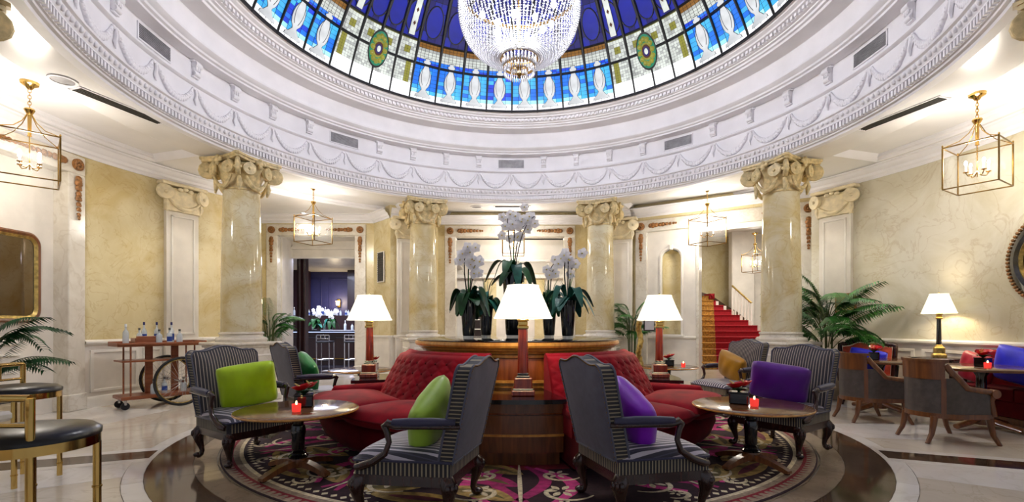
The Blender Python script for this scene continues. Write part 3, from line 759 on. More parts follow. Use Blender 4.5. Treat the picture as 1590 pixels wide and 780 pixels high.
part('red_border', flat_ring(3.07, 3.095, .0136), 'rug_red', rug)
mb = MB()
for k in range(260):
    a = 2*pi*k/260; b_ = a+.012; mb.add([((3.09)*sin(a-.006), 3.09*cos(a-.006), .0139), (3.155*sin(a), 3.155*cos(a), .0139), (3.09*sin(b_-.006), 3.09*cos(b_-.006), .0139)], [(0, 1, 2)])
part('zigzag_border', mb, 'rug_red', rug, None, kind='stuff')
mb = MB()
for k in range(200):
    a = 2*pi*k/200; mb.add([(2.90*sin(a), 2.90*cos(a), .0136), (2.93*sin(a+.01), 2.93*cos(a+.01), .0136), (2.96*sin(a), 2.96*cos(a), .0136), (2.93*sin(a-.01), 2.93*cos(a-.01), .0136)], [(0, 1, 2, 3)])
part('dotted_border', mb, 'rug_cream', rug, None, kind='stuff')
def leafshape(cx, cy, L_, W_, rot, n=12, bend=0):
    pts = []
    for s in (1, -1):
        for i in range(n):
            u = i/n if s > 0 else 1-i/n
            x = L_*(u-.5); y = s*W_/2*sin(pi*u)**.75+bend*(1-(2*u-1)**2); pts.append((cx+x*cos(rot)-y*sin(rot), cy+x*sin(rot)+y*cos(rot)))
    return pts
def flat(mb, pts, z):
    c = (sum(p[0] for p in pts)/len(pts), sum(p[1] for p in pts)/len(pts)); n = len(pts)
    mb.add([(c[0], c[1], z)]+[(p[0], p[1], z) for p in pts], [(0, 1+i, 1+(i+1) % n) for i in range(n)])
def ribbon(mb, pts, w_, z):
    for i in range(len(pts)-1):
        (a, b_), (c, d) = pts[i], pts[i+1]; l = hypot(c-a, d-b_) or 1; nx_, ny_ = -(d-b_)/l, (c-a)/l
        w0 = w_*(.35+.65*sin(pi*i/(len(pts)-1))); w1 = w_*(.35+.65*sin(pi*(i+1)/(len(pts)-1)))
        mb.add([(a-nx_*w0, b_-ny_*w0, z), (a+nx_*w0, b_+ny_*w0, z), (c+nx_*w1, d+ny_*w1, z), (c-nx_*w1, d-ny_*w1, z)], [(0, 1, 2, 3)])
mg, mm, mc, mp_, mr, mo, ms = MB(), MB(), MB(), MB(), MB(), MB(), MB()
def rp(r, a): return (r*sin(a), r*cos(a))
for k in range(12):                         # sectors alternating leaf fans and vine-and-flower panels
    a0 = 2*pi*k/12+pi/12
    if k % 3 != 2:
        for j, r in enumerate((2.0, 2.30, 2.60)):
            for s in (-1, 1):
                a = a0+s*.14; x, y = rp(r, a); ms_ = [mg, mm, mg][(j+(s > 0)) % 3]
                flat(ms_, leafshape(x, y, .62, .24, -a+s*.35, bend=s*.04), .0150+.0003*j)
                flat(mo, leafshape(x, y, .46, .07, -a+s*.35, bend=s*.05), .0162)
        x, y = rp(2.76, a0); flat(mg, leafshape(x, y, .8, .22, -a0), .0152); flat(mr, leafshape(x, y, .5, .08, -a0), .0162)
    x0 = a0+pi/12
    for s in (-1, 1):
        ribbon(mp_, [rp(1.95+.85*u, x0+s*(.07+.10*sin(pi*u))) for u in [i/12 for i in range(13)]], .055, .0155)
        ribbon(mm, [rp(1.9+.95*u, x0+s*(.03+.06*sin(pi*u*1.4))) for u in [i/12 for i in range(13)]], .05, .0148)
    # vine scrolls
    for s in (-1, 1):
        for rc, sz in ((2.12, .20), (2.52, .24), (2.78, .13)):
            pts = []
            for i in range(22):
                u = i/21; q = sz*(1-.75*u); b_ = u*3.6+.4; pts.append((q*cos(b_)*s+s*.30, q*sin(b_)))
            ribbon(mc, [((lambda X, Yy: (X*cos(-x0)-Yy*sin(-x0), X*sin(-x0)+Yy*cos(-x0)))(p[0], p[1]+rc)) for p in pts], .020, .0166)
            for j in range(6):
                b_ = j*pi/3; X, Yy = s*.30+sz*.32*cos(b_), rc+sz*.32*sin(b_); c_ = (X*cos(-x0)-Yy*sin(-x0), X*sin(-x0)+Yy*cos(-x0))
                flat(mc, leafshape(c_[0], c_[1], sz*.42, sz*.2, b_-x0), .0169)
    ribbon(mc, [rp(1.85+1.05*u, x0) for u in [i/10 for i in range(11)]], .018, .0164)
for nm, q, mt in (('gold_leaf_motif', mg, 'rug_gold'), ('magenta_motif', mm, 'rug_magenta'), ('vine_motif', mc, 'rug_cream'), ('pink_ribbon_motif', mp_, 'rug_pink'), ('rose_motif', mr, 'rug_rose'), ('olive_vein_motif', mo, 'rug_olive')):
    part(nm, q, mt, rug, None, kind='stuff')
part('inner_red_border', flat_ring(1.55, 2.0, .0142), 'rug_red', rug)

# ---- round island cabinet in the middle
ISL = thing('round_island_cabinet', 'round wooden console with moulded rim and black top, orchids standing on it', 'cabinet', (CX, CY, 0))
part('body', MB().lathe([(0, .03), (1.13, .03), (1.13, .10), (1.10, .12), (1.10, .94), (0, .94)], 64), 'honey_wood', ISL)
part('rim_moulding', MB().lathe([(1.08, .93), (1.15, .935), (1.16, .955), (1.19, .965), (1.20, .985), (1.235, 1.0), (1.245, 1.02), (1.24, 1.045), (1.22, 1.055), (1.1, 1.056)], 96), 'honey_wood', ISL)
part('top', MB().lathe([(1.225, 1.05), (1.23, 1.062), (1.21, 1.07), (0, 1.07)], 96), 'black_lacquer', ISL)
for k in range(4):
    t = 90*k
    for (a0, a1, z0, z1) in ((-17, -14.5, .63, .93), (14.5, 17, .63, .93), (-14.5, 14.5, .63, .665), (-14.5, 14.5, .89, .93)):
        part('panel_frame', MB().lathe([(1.10, z0), (1.125, z0+.006), (1.125, z1-.006), (1.10, z1)], 12, R(a0), R(a1), closed=True, caps=True), 'honey_wood', ISL, loc=(0, 0, 0), rot=(0, 0, R(-t)))
    part('panel', MB().lathe([(1.104, .665), (1.108, .68), (1.108, .88), (1.104, .89)], 12, R(-14.4), R(14.4)), 'cherry', ISL, rot=(0, 0, R(-t)))

# ---- wedge cabinets between the sofas
def wedge_proto():
    c = thing('wedge_cabinet', '', 'cabinet')
    def sec(r0, r1, h, z0, z1, n=10): return MB().lathe([(r0, z0), (r0, z1), (r1, z1), (r1, z0)], n, R(-h), R(h), closed=True, caps=True)
    part('plinth', sec(1.15, 1.86, 11.0, .014, .13), 'walnut', c, 30)
    for z0, z1 in ((.135, .275), (.295, .455), (.475, .555)): part('drawer_front', sec(1.15, 1.93, 11.4, z0, z1), 'walnut', c, 30)
    part('body', sec(1.14, 1.90, 11.2, .13, .56), 'cherry', c, 30)
    part('bead', sec(1.15, 1.94, 11.5, .275, .295), 'honey_wood', c, 30)
    part('top', sec(1.14, 1.97, 11.9, .557, .595), 'black_lacquer', c, 30)
    return c
wp = wedge_proto()
for i, (t, lb_) in enumerate(((180, 'curved wooden wedge cabinet between the two front red sofas, with a black top'), (-93, 'wedge cabinet at the left end of the left red sofa, under a lamp'), (93, 'wedge cabinet at the right end of the right red sofa, under a lamp'))):
    o = wp if i == 0 else tree(wp); o.location = (CX, CY, 0); o.rotation_euler = (0, 0, R(-t)); tag(o, lb_, 'cabinet', 'wedge cabinets around the island')

# ---- curved tufted sofas
def sofa_proto():
    c = thing('curved_sofa', '', 'sofa'); H = 31.5; RC = 1.8          # local +Y points outwards, origin at radius RC
    P = lambda r, a, z: (r*sin(R(a)), r*cos(R(a))-RC, z)
    def sweep(prof, a0, a1, n=24):
        mb = MB(); k = len(prof)
        vs = [P(r, a0+(a1-a0)*i/n, z) for i in range(n+1) for r, z in prof]
        fs = [(i*k+j, i*k+(j+1) % k, (i+1)*k+(j+1) % k, (i+1)*k+j) for i in range(n) for j in range(k)]+[tuple(range(k))[::-1], tuple(n*k+j for j in range(k))]
        return mb.add(vs, fs)
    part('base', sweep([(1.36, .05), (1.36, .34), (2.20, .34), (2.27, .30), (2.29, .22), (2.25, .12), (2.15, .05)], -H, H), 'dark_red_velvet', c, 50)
    part('plinth', sweep([(1.38, .014), (1.38, .06), (2.08, .06), (2.08, .014)], -H+.5, H-.5), 'black_lacquer', c)
    NR_, NCOL = 5, 11
    def bk(u, v):                             # tufted front face of the back
        a = -H+2*H*u; z = .42+.52*v; r = 1.66-.27*v
        x_, y_ = u*NCOL, v*NR_*1.0
        d1 = abs(sin(pi*(x_+y_)/1.0)); d2 = abs(sin(pi*(x_-y_)/1.0))
        puff = .011*(min(d1, d2)**.6)+.012*abs(sin(pi*x_))
        if v > .93: r -= (v-.93)*1.1; z -= (v-.93)*.1
        return P(r+puff*min(1, 6*(1-v)), a, z)
    mb = MB().grid(bk, 110, 50); part('tufted_back', mb, 'red_velvet', c, 70)
    part('back_shell', sweep([(1.24, .3), (1.24, .90), (1.27, .945), (1.31, .952), (1.345, .93), (1.36, .90), (1.62, .40), (1.60, .3)], -H, H), 'red_velvet', c, 50)
    bt = MB().ball((0, 0, 0), (.014, .014, .014), 8, 5).mesh('button', 'dark_red_velvet', 60)
    for j in range(1, NR_):
        for i in range(1, NCOL):
            u = (i+(0 if j % 2 else .0))/NCOL; v = j/NR_; p = bk(u, v); obj('button', bt, c, p)
    # two loose seat cushions
    W3 = 2*H/2
    for k in range(2):
        a0 = -H+W3*k+.25; a1 = a0+W3-.3; mb = MB()
        def cu(u, v, top):
            a = a0+(a1-a0)*u; r = 1.60+.76*v; e = (max(0, 1-(2*u-1)**8)*max(0, 1-(2*v-1)**6))**.5
            cr = .045*(1-(2*u-1)**2)*(1-(2*v-1)**2)
            return P(r+.03*(1-(2*u-1)**2)*(v > .5), a, .42+(e*.075+cr if top else -e*.085)+.0)
        mb.grid(lambda u, v: cu(u, v, True), 20, 20); mb.grid(lambda u, v: cu(u, v, False), 20, 20)
        q = part('seat_cushion', mb, 'red_velvet', c, 60)
        mb = MB(); loop = [cu(u, 0, True) for u in [i/10 for i in range(11)]]+[cu(1, v, True) for v in [i/10 for i in range(1, 11)]]+[cu(1-u, 1, True) for u in [i/10 for i in range(1, 11)]]+[cu(0, 1-v, True) for v in [i/10 for i in range(1, 11)]]
        mb.tube(loop, .008, 6, cap=False); part('piping', mb, 'dark_red_velvet', q, 60)
    for s in (-1, 1):                          # low rolled arms
        mb = MB(); pts = [P(1.50+.62*i/12, s*(H-1.2), .50-.02*(i/12)) for i in range(13)]
        mb.tube([P(1.48, s*(H-1.2), .52)]+pts+[P(2.16, s*(H-1.2), .45)], [.05]+[.072]*13+[.04], 12)
        mb.add([P(r, s*(H-1.2)+q/r*57.3, z) for r in (1.45, 2.14) for q in (-.06, .06) for z in (.3, .5)], [(0, 1, 3, 2), (4, 6, 7, 5), (0, 4, 5, 1), (2, 3, 7, 6), (1, 5, 7, 3)])
        part('arm', mb, 'red_velvet', c, 60)
    return c
sp = sofa_proto()
for i, (t, lb_) in enumerate(((-136.5, 'curved red velvet tufted sofa on the left of the front wedge cabinet'), (136.5, 'curved red velvet tufted sofa on the right of the front wedge cabinet'))):
    o = sp if i == 0 else tree(sp); o.location = pol(1.8, t); o.rotation_euler = (0, 0, R(-t)); tag(o, lb_, 'sofa', 'curved sofas around the island')

# ---- striped armchairs with cabriole legs
def armchair_proto():
    c = thing('armchair', '', 'armchair')                       # local +Y is the front
    hwf, hwb, yf, yb = .35, .29, .33, -.29
    hw = lambda y: hwb+(hwf-hwb)*(y-yb)/(yf-yb)
    def seat(u, v):
        y = yb+(yf-yb)*v; x = (2*u-1)*hw(y); e = max(0, (1-(2*u-1)**6)*(1-(2*v-1)**6)); return (x, y+.02*sin(pi*u)*v, .372+.075*e**.5)
    part('seat', MB().grid(seat, 24, 22), 'stripe_seat', c, 60)
    ol = [(-hwb, yb), (hwb, yb), (hwf, yf-.02), (hwf-.03, yf), (0, yf+.02), (-hwf+.03, yf), (-hwf, yf-.02)]
    part('seat_band', MB().prism([(x*1.01, y*1.01) for x, y in ol], .285, .380), 'stripe_band', c, 30)
    mb = MB()
    for p in [(x*1.025, y*1.025) for x, y in ol]: pass
    lo = [(x*1.02, y*1.02, .376) for x, y in ol]; mb.tube(lo+[lo[0]], .008, 6); part('piping', mb, 'arm_pad', c, 60)
    rail = MB().prism([(x*1.02, y*1.02) for x, y in ol], .225, .288)
    for s in (-1, 1):
        rail.add([(s*.12, yf+.03, .225), (0, yf+.045, .185), (-s*.12, yf+.03, .225), (0, yf-.01, .225)], [(0, 1, 2), (0, 1, 3), (1, 2, 3)])
    part('seat_rail', rail, 'mahogany', c, 30)
    for sx, sy in ((-1, 1), (1, 1), (-1, -1), (1, -1)):
        x0, y0 = sx*(hw(.3 if sy > 0 else -.27)-.03), (.29 if sy > 0 else -.26)
        ox, oy = sx*.707, sy*.707 if sy > 0 else -.8
        prof = [(0, .27, .045), (.018, .24, .055), (.028, .20, .050), (.020, .15, .036), (.004, .10, .026), (-.004, .06, .021), (.004, .03, .023), (.022, .020, .030), (.034, .016, .028)]
        mb = MB(); mb.tube([(x0+ox*d, y0+oy*d, z) for d, z, r in prof], [r for d, z, r in prof], 8)
        mb.ball((x0+ox*.034, y0+oy*.034, .024), (.036, .036, .024), 10, 6)
        lg = part('leg', mb, 'mahogany', c, 60)
        mb = MB()
        for q in (-.4, 0, .4): mb.ball((x0+(ox*cos(q)-oy*sin(q))*.065, y0+(oy*cos(q)+ox*sin(q))*.065, .225), (.018, .018, .03), 6, 4)
        part('knee_carving', mb, 'mahogany', lg, 60)
    # back: serpentine-topped pad, raked
    NB = 28; hb = .315
    def top(u): x = abs(2*u-1); return .985+.022*cos(pi*x*1.5)-.05*max(0, (x-.80)/.2)**2.2
    rake = lambda z: yb+.03-.22*(z-.36)
    def outl():
        pts = [(-hb*.90, .37)]+[(-hb*(.90+.10*k/6), .37+.56*k/6) for k in range(1, 7)]
        pts += [(hb*(2*k/NB-1), top(k/NB)) for k in range(1, NB)]
        pts += [(hb*(1.0-.10*k/6), .93-.56*k/6) for k in range(0, 7)]
        return pts
    O = outl(); zc, n = .66, len(O)
    def shell(off, puff, sgn):
        mb = MB(); rings = 7; vs = []
        for q in range(rings):
            t = 1-q/(rings); p = puff*(1-t**4)
            for x, z in O: X, Zz = x*t, zc+(z-zc)*t; vs.append((X, rake(Zz)+off+sgn*p, Zz))
        vs.append((0, rake(zc)+off+sgn*puff, zc)); fs = []
        for q in range(rings-1):
            for j in range(n): fs.append((q*n+j, q*n+(j+1) % n, (q+1)*n+(j+1) % n, (q+1)*n+j))
        for j in range(n): fs.append(((rings-1)*n+j, (rings-1)*n+(j+1) % n, rings*n))
        return mb.add(vs, fs)
    bk = part('backrest', shell(.05, .045, 1), 'stripe_front', c, 60)
    part('rear_panel', shell(-.045, .012, -1), 'grey_back', bk, 60)
    mb = MB(); vs = [(x, rake(z)+o_, z) for o_ in (-.045, .05) for x, z in O]
    mb.add(vs, [(j, (j+1) % n, n+(j+1) % n, n+j) for j in range(n)]); part('side_band', mb, 'stripe_side', bk, 40)
    for o_ in (-.045, .05):
        mb = MB(); lo = [(x*1.005, rake(z)+o_, zc+(z-zc)*1.005) for x, z in O]; mb.tube(lo+[lo[0]], .008, 6); part('piping', mb, 'grey_back', bk, 60)
    nl = MB()
    for j in range(0, n):
        x, z = O[j]; x2, z2 = O[(j+1) % n]
        for q in range(3):
            u = q/3; nl.ball((x+(x2-x)*u, rake(z+(z2-z)*u)-.05, z+(z2-z)*u), .006, 5, 3)
    part('nail_heads', nl, 'dark_brass', bk, 60, kind='stuff')
    for s in (-1, 1):
        a = obj('arm', None, c)
        mb = MB(); mb.tube([(s*.30, -.33, .625), (s*.33, -.20, .628), (s*.355, -.05, .625), (s*.36, .05, .62)], [.026, .032, .032, .026], 10, flat=.85); part('arm_pad', mb, 'arm_pad', a, 60)
        mb = MB(); mb.tube([(s*.305, -.36, .60), (s*.335, -.2, .60), (s*.36, .03, .597), (s*.362, .085, .615), (s*.362, .105, .60), (s*.36, .09, .56), (s*.36, .075, .50), (s*.362, .10, .43), (s*.368, .18, .375), (s*.37, .26, .345), (s*.36, .30, .335)],
                           [.014, .016, .020, .026, .024, .020, .018, .020, .024, .028, .022], 8)
        part('arm_support', mb, 'mahogany', a, 60)
    return c
ap = armchair_proto()
CH = [((-.59, 3.31), (-.97, .235), 'striped armchair seen from behind in the left foreground, pale lime pillow on it'),
      ((.85, 3.37), (.955, .295), 'striped armchair seen from behind in the right foreground, violet pillow on it'),
      ((-2.50, 4.60), (.86, -.51), 'striped armchair left of the front left table, bright lime pillow on it'),
      ((2.70, 4.88), (-.86, -.51), 'striped armchair right of the front right table, purple pillow on it'),
      ((-2.38, 5.95), (.74, .67), 'grey-backed striped armchair with an emerald pillow, behind the lime pillow chair'),
      ((3.00, 6.85), (-.95, -.30), 'striped armchair with a mustard pillow, in front of the stairs column')]
for i, (p, fc, lb_) in enumerate(CH):
    o = ap if i == 0 else tree(ap); o.location = (p[0], p[1], .017 if hypot(p[0]-CX, p[1]-CY) < 3.1 else 0); o.rotation_euler = (0, 0, face(*fc)); tag(o, lb_, 'armchair', 'striped armchairs')

# ---- pillows
def pillow_mesh(w_, h_, t_, mat):
    mb = MB()
    def f(u, v, s):
        a, b_ = 2*u-1, 2*v-1; e = max(0, (1-a*a)*(1-b_*b_))
        x = w_/2*a*(1-.03*(1-b_*b_)-.07*b_**6*a*a); z = h_/2*b_*(1-.03*(1-a*a)-.07*a**6*b_*b_)
        return (x, s*t_/2*e**.32+.006*sin(9*a+3*b_)*e, z)
    mb.grid(lambda u, v: f(u, v, 1), 22, 22); mb.grid(lambda u, v: f(u, v, -1), 22, 22)
    return mb
def pillow(label, mat, loc, fc, tilt=18, w_=.50, h_=.42, roll=0, t_=.21):
    o = part('pillow', pillow_mesh(w_, h_, t_, mat), mat, None, 70); o.location = loc
    o.rotation_mode = 'ZXY'; o.rotation_euler = (R(tilt), R(roll), face(*fc)); return tag(o, label, 'pillow', 'scatter pillows')
def onchair(i, dy=-.10, z=.645, dx=0):
    (p, fc, _) = CH[i]; l = hypot(*fc); f = (fc[0]/l, fc[1]/l); return (p[0]+f[0]*dy+f[1]*dx, p[1]+f[1]*dy-f[0]*dx, z)
pillow('pale lime green pillow on the left foreground armchair', 'silk_soft_lime', onchair(0, -.06, .625, -.04), CH[0][1], 30, .48, .40, 5)
pillow('violet pillow on the right foreground armchair', 'silk_violet', onchair(1, -.06, .622, .04), CH[1][1], 30, .48, .40, -5)
pillow('bright lime green rectangular pillow facing the front left table', 'silk_lime', onchair(2, -.02, .665, -.03), (.55, -.84), 20, .50, .44, 4)
pillow('deep purple rectangular pillow facing the front right table', 'silk_deep_violet', onchair(3, -.02, .655, .05), (-.55, -.84), 20, .54, .40, -4)
pillow('emerald green pillow on the grey-backed armchair', 'silk_emerald', onchair(4, -.10, .65, -.02), CH[4][1], 22, .48, .42, 8)
pillow('mustard yellow pillow on the armchair by the stairs', 'silk_mustard', onchair(5, -.10, .64, .0), CH[5][1], 24, .46, .40, -8)

# ---- low round pedestal tables
def table_proto(h_=.53, r_=.475):
    c = thing('pedestal_table', '', 'table')
    part('top', MB().lathe([(0, h_), (r_-.02, h_), (r_, h_-.008), (r_, h_-.022), (r_-.02, h_-.034), (0, h_-.034)], 48), 'table_walnut', c)
    part('edge_band', MB().lathe([(r_-.004, h_-.008), (r_+.004, h_-.012), (r_+.004, h_-.022), (r_-.004, h_-.026)], 48), 'honey_wood', c)
    pr = [(.035, .14), (.055, .15), (.06, .17), (.045, .185), (.05, .20), (.052, .30), (.058, .33), (.058, h_-.17), (.05, h_-.14), (.04, h_-.13), (.046, h_-.10), (.05, h_-.034)]
    part('post', MB().lathe(pr, 16), 'black_lacquer', c, 25)
    part('collar', MB().lathe([(.03, .12), (.075, .125), (.08, .14), (.06, .155), (.03, .16)], 24), 'black_lacquer', c)
    part('hub', MB().lathe([(0, .05), (.06, .05), (.07, .09), (.065, .125), (0, .125)], 24), 'walnut', c)
    for k in range(4):
        a = pi/4+k*pi/2; mb = MB(); n = 10; vs = []
        for i in range(n+1):
            u = i/n; d = .03+.31*u; zt = .115-.075*u**.8+.02*sin(pi*u); zb = max(.018, zt-.05+.012*u); hw = .042-.012*u
            vs += [(d, -hw, zb), (d, hw, zb), (d, hw*.9, zt), (d, -hw*.9, zt)]
        mb.add(vs, [(i*4+j, i*4+(j+1) % 4, i*4+4+(j+1) % 4, i*4+4+j) for i in range(n) for j in range(4)]+[(0, 1, 2, 3), tuple(n*4+j for j in range(4))])
        mb.xf(lambda x, y, z: (x*cos(a)-y*sin(a), x*sin(a)+y*cos(a), z)); f = part('foot', mb, 'walnut', c, 40)
        part('caster', MB().ball((.315*cos(a), .315*sin(a), .016), (.028, .028, .014), 8, 5), 'black_lacquer', f, 60)
    return c
tp = table_proto()
TB = [((-1.76, 4.03), 'low round walnut table in the left foreground on a black post'), ((2.06, 4.22), 'low round walnut table in the right foreground on a black post'),
      ((-2.35, 7.6), 'small round dark table behind the left sofa, before the bar doorway'), ((2.60, 8.15), 'small round dark table beside the right lamp, before the stairs')]
for i, (p, lb_) in enumerate(TB):
    o = tp if i == 0 else tree(tp); o.location = (p[0], p[1], .017); o.rotation_euler = (0, 0, .3+i); tag(o, lb_, 'table', 'low round tables')

# ---- table lamps
def lamp_proto(black=False):
    c = thing('table_lamp', '', 'lamp')
    part('base', MB().box((0, 0, .025), (.21, .21, .05), .008).box((0, 0, .105), (.165, .165, .11), .01), 'lamp_wood' if not black else 'gilt', c, 30)
    part('base_moulding', MB().box((0, 0, .055), (.19, .19, .02), .006).box((0, 0, .168), (.12, .12, .02), .006).box((0, 0, .19), (.10, .10, .02), .006), 'black_lacquer' if not black else 'gilt', c, 30)
    sh = MB(); n = 16; pr = []
    for i in range(n):
        a = 2*pi*i/n
    for k in range(6):
        z = .20+.40*k/5; r = (.050 if not black else .042)-.008*k/5; sh.v += [((r-(.004 if j % 2 else 0))*cos(2*pi*j/n), (r-(.004 if j % 2 else 0))*sin(2*pi*j/n), z) for j in range(n)]
    for k in range(5):
        for j in range(n): sh.f.append((k*n+j, k*n+(j+1) % n, (k+1)*n+(j+1) % n, (k+1)*n+j)); sh.m.append(0)
    part('shaft', sh, 'lamp_wood' if not black else 'black_lacquer', c, 20)
    part('capital', MB().box((0, 0, .615), (.10, .10, .03), .006).box((0, 0, .65), (.085, .085, .04), .006).box((0, 0, .68), (.105, .105, .02), .005), 'polished_brass', c, 30)
    part('stem', MB().lathe([(.012, .69), (.016, .70), (.010, .72), (.010, .80), (.0, .80)], 12), 'polished_brass', c)
    sd = MB(); n = 120; prof = [(.262, .70), (.225, .79), (.186, .88), (.142, .99)]
    vs = [((r*(1+.008*(j % 2)))*cos(2*pi*j/n), (r*(1+.008*(j % 2)))*sin(2*pi*j/n), z) for r, z in prof for j in range(n)]
    sd.add(vs, [(k*n+j, k*n+(j+1) % n, (k+1)*n+(j+1) % n, (k+1)*n+j) for k in range(len(prof)-1) for j in range(n)])
    s = part('lamp_shade', sd, 'lampshade', c, 70)
    for z, r in ((.70, .264), (.99, .143)):
        part('shade_trim', MB().lathe([(r, z-.008), (r+.006, z), (r, z+.008)], 48), 'lampshade', s)
    part('finial', MB().lathe([(.0, .985), (.012, .99), (.008, 1.0), (.012, 1.01), (0, 1.03)], 10), 'polished_brass', c)
    part('bulb', MB().ball((0, 0, .83), (.03, .03, .045), 10, 8), 'bulb', c, 60)
    return c
def lamp_at(o, loc, rz, label):
    o.location = loc; o.rotation_euler = (0, 0, rz); tag(o, label, 'lamp', 'lit table lamps')
    light('lamp_light', 'POINT', (loc[0], loc[1], loc[2]+.83*o.scale[2]), 19, (1, .84, .58), .05)
lp = lamp_proto(); lamp_at(lp, (.10, 4.46, .595), .0, 'lit table lamp with pleated cream shade on the front wedge cabinet')
for p, lb_ in (((-1.74, 5.98, .595), 'lit table lamp with red wood column on the left wedge cabinet'), ((1.80, 5.98, .595), 'lit table lamp with red wood column on the right wedge cabinet')):
    lamp_at(tree(lp), p, .12 if p[0] < 0 else -.12, lb_)
lq = lamp_proto(True); lq.scale = (.76, .76, .92); lamp_at(lq, (6.15, 7.05, .762), -.6, 'lit lamp with black column and gilt base by the right wall')

# ---- candles and anthuriums on tables
def candle(loc, lb_):
    c = thing('tealight_candle', lb_, 'candle', loc)
    part('glass', MB().lathe([(0, 0), (.030, 0), (.033, .01), (.035, .06), (.031, .06), (.028, .03), (0, .03)], 18), 'candle_glass', c)
    part('wax', MB().lathe([(0, .05), (.028, .048), (.028, .03)], 14), 'petal_white', c)
    part('flame', MB().ball((0, 0, .068), (.008, .008, .018), 8, 6), 'flame', c, 60)
def anthurium(loc, lb_, rz=0, k=1.0, pot='black_lacquer', spathe='anthurium_red'):
    c = thing('anthurium_pot', lb_, 'plant', loc, rz)
    part('pot', MB().box((0, 0, .05), (.15, .12, .10), .01), pot, c, 30)
    part('pot_rim', MB().box((0, 0, .10), (.155, .125, .012), .003), 'black_glass', c, 30)
    for i, (dx, dy, a, s) in enumerate(((-.015, 0, .3, 1.0), (.05, .02, -.5, .62))):
        mb = MB()
        def sp_(u, v):
            t = 2*pi*u; r = .085*s*v*(1-.25*cos(t)); return (dx+r*sin(t), dy+r*cos(t)*.85, .135+.02*i+.05*v*v*s+.02*sin(t)*v)
        mb.grid(sp_, 20, 5); f = part('spathe', mb, spathe, c, 70)
        part('spadix', MB().tube([(dx, dy, .14+.02*i), (dx-.03*s, dy, .175+.02*i), (dx-.06*s, dy, .195+.02*i)], [.008, .008, .004], 6), 'spadix', f)
    for q in range(5):
        a = q*1.3+.4; mb = MB(); mb.grid(lambda u, v: (.05*cos(a)*2*u+.03*(v-.5)*sin(a)*sin(pi*u)*2, .05*sin(a)*2*u-.03*(v-.5)*cos(a)*sin(pi*u)*2, .10+.04*sin(pi*u*.8)), 6, 4); part('leaf', mb, 'leaf_dark', c, 70)
candle((-1.70, 3.86, .547), 'small red glass candle on the front left table, flame lit')
anthurium((-1.74, 4.10, .547), 'red anthurium in a black pot on the front left table', .3)
candle((2.04, 4.12, .547), 'small red glass candle on the front right table, flame lit')
anthurium((1.97, 4.25, .547), 'red anthurium in a dark pot on the front right table', -.5)
anthurium((-2.12, 7.45, .547), 'red anthurium on the small table behind the left sofa')
candle((-2.18, 7.28, .547), 'red glass candle behind the left lamp')
anthurium((2.60, 8.12, .547), 'small red potted plant on the table beside the right lamp')
candle((2.80, 8.00, .547), 'red glass candle on the table beside the right lamp')

# ---- orchids on the island
def orchid(label, loc, pot_h, pot_r, stems, seed, leafmat='leaf_dark', wide=.30, glassbase=True):
    rnd = random.Random(seed); c = thing('orchid_vase', label, 'orchid', loc)
    z0 = .03 if glassbase else 0
    if glassbase: part('glass_foot', MB().lathe([(0, 0), (pot_r*.62, 0), (pot_r*.66, .035), (0, .035)], 20), 'bottle_glass', c)
    part('vase', MB().lathe([(0, z0), (pot_r*.62, z0), (pot_r*.70, z0+.02), (pot_r, pot_h), (pot_r*.94, pot_h), (pot_r*.8, pot_h-.06), (0, pot_h-.06)], 24), 'black_glass', c)
    for q in range(13):
        a = q*2.4+rnd.random(); L_ = wide*rnd.uniform(.5, .85); w_ = .068; dr = rnd.uniform(.1, .8); up = rnd.uniform(.02, .16)
        mb = MB()
        def lf(u, v):
            d = pot_r*.3+L_*u; z = pot_h-.03+up*sin(pi*min(1, u*.9+.1))*1.3-dr*.22*u*u; s = (v-.5)*2*w_*(sin(pi*(u*.92+.05))**.6)
            return (d*cos(a)-s*sin(a), d*sin(a)+s*cos(a), z+.5*abs(s)*.5)
        mb.grid(lf, 9, 4); part('leaf', mb, leafmat if rnd.random() < .8 else 'leaf_blue', c, 70)
    for q in range(9):
        a = rnd.random()*6.28; L_ = rnd.uniform(.35, .6); mb = MB()
        mb.grid(lambda u, v: ((.03+.30*u*u*L_)*cos(a)+(v-.5)*.016*(1-u)*-sin(a), (.03+.30*u*u*L_)*sin(a)+(v-.5)*.016*(1-u)*cos(a), pot_h-.04+L_*u*(1-.25*u)), 7, 1); part('grass_blade', mb, 'leaf', c, 70)
    for (dx, dy, h_, bend, nf) in stems:
        a = atan2(dy, dx) if (dx or dy) else 0; pts = []
        for i in range(13):
            u = i/12; d = bend*u**3; pts.append((dx*u+d*cos(a), dy*u+d*sin(a), pot_h-.05+h_*(u-.18*u**4)))
        s = part('flower_stem', MB().tube(pts, [.007]*9+[.005]*4, 6), 'dark_stem', c, 60)
        for i in range(nf):
            p = pts[12-int(i*5/nf)]; q = rnd.uniform(0, 6.28); pp_ = (p[0]+rnd.uniform(-.085, .085), p[1]+rnd.uniform(-.07, .05), p[2]-.02+rnd.uniform(-.08, .09)); mb = MB()
            for j in range(5):
                b_ = j*2*pi/5+q*.2; wd = .037 if j % 2 else .028
                def pt(u, v):
                    r = .060*u; t = (v-.5)*2*wd*sin(pi*(.12+.83*u)); return (pp_[0]+r*cos(b_)-t*sin(b_), pp_[1]-.012*u*u+.2*abs(t), pp_[2]+r*sin(b_)+t*cos(b_))
                mb.grid(pt, 4, 2)
            mb.ball((pp_[0], pp_[1]-.015, pp_[2]), .010, 6, 4, 1); obj('flower', mb.mesh('flower', ['petal_white', 'spadix'], 70), s)
    return c
zt = 1.07
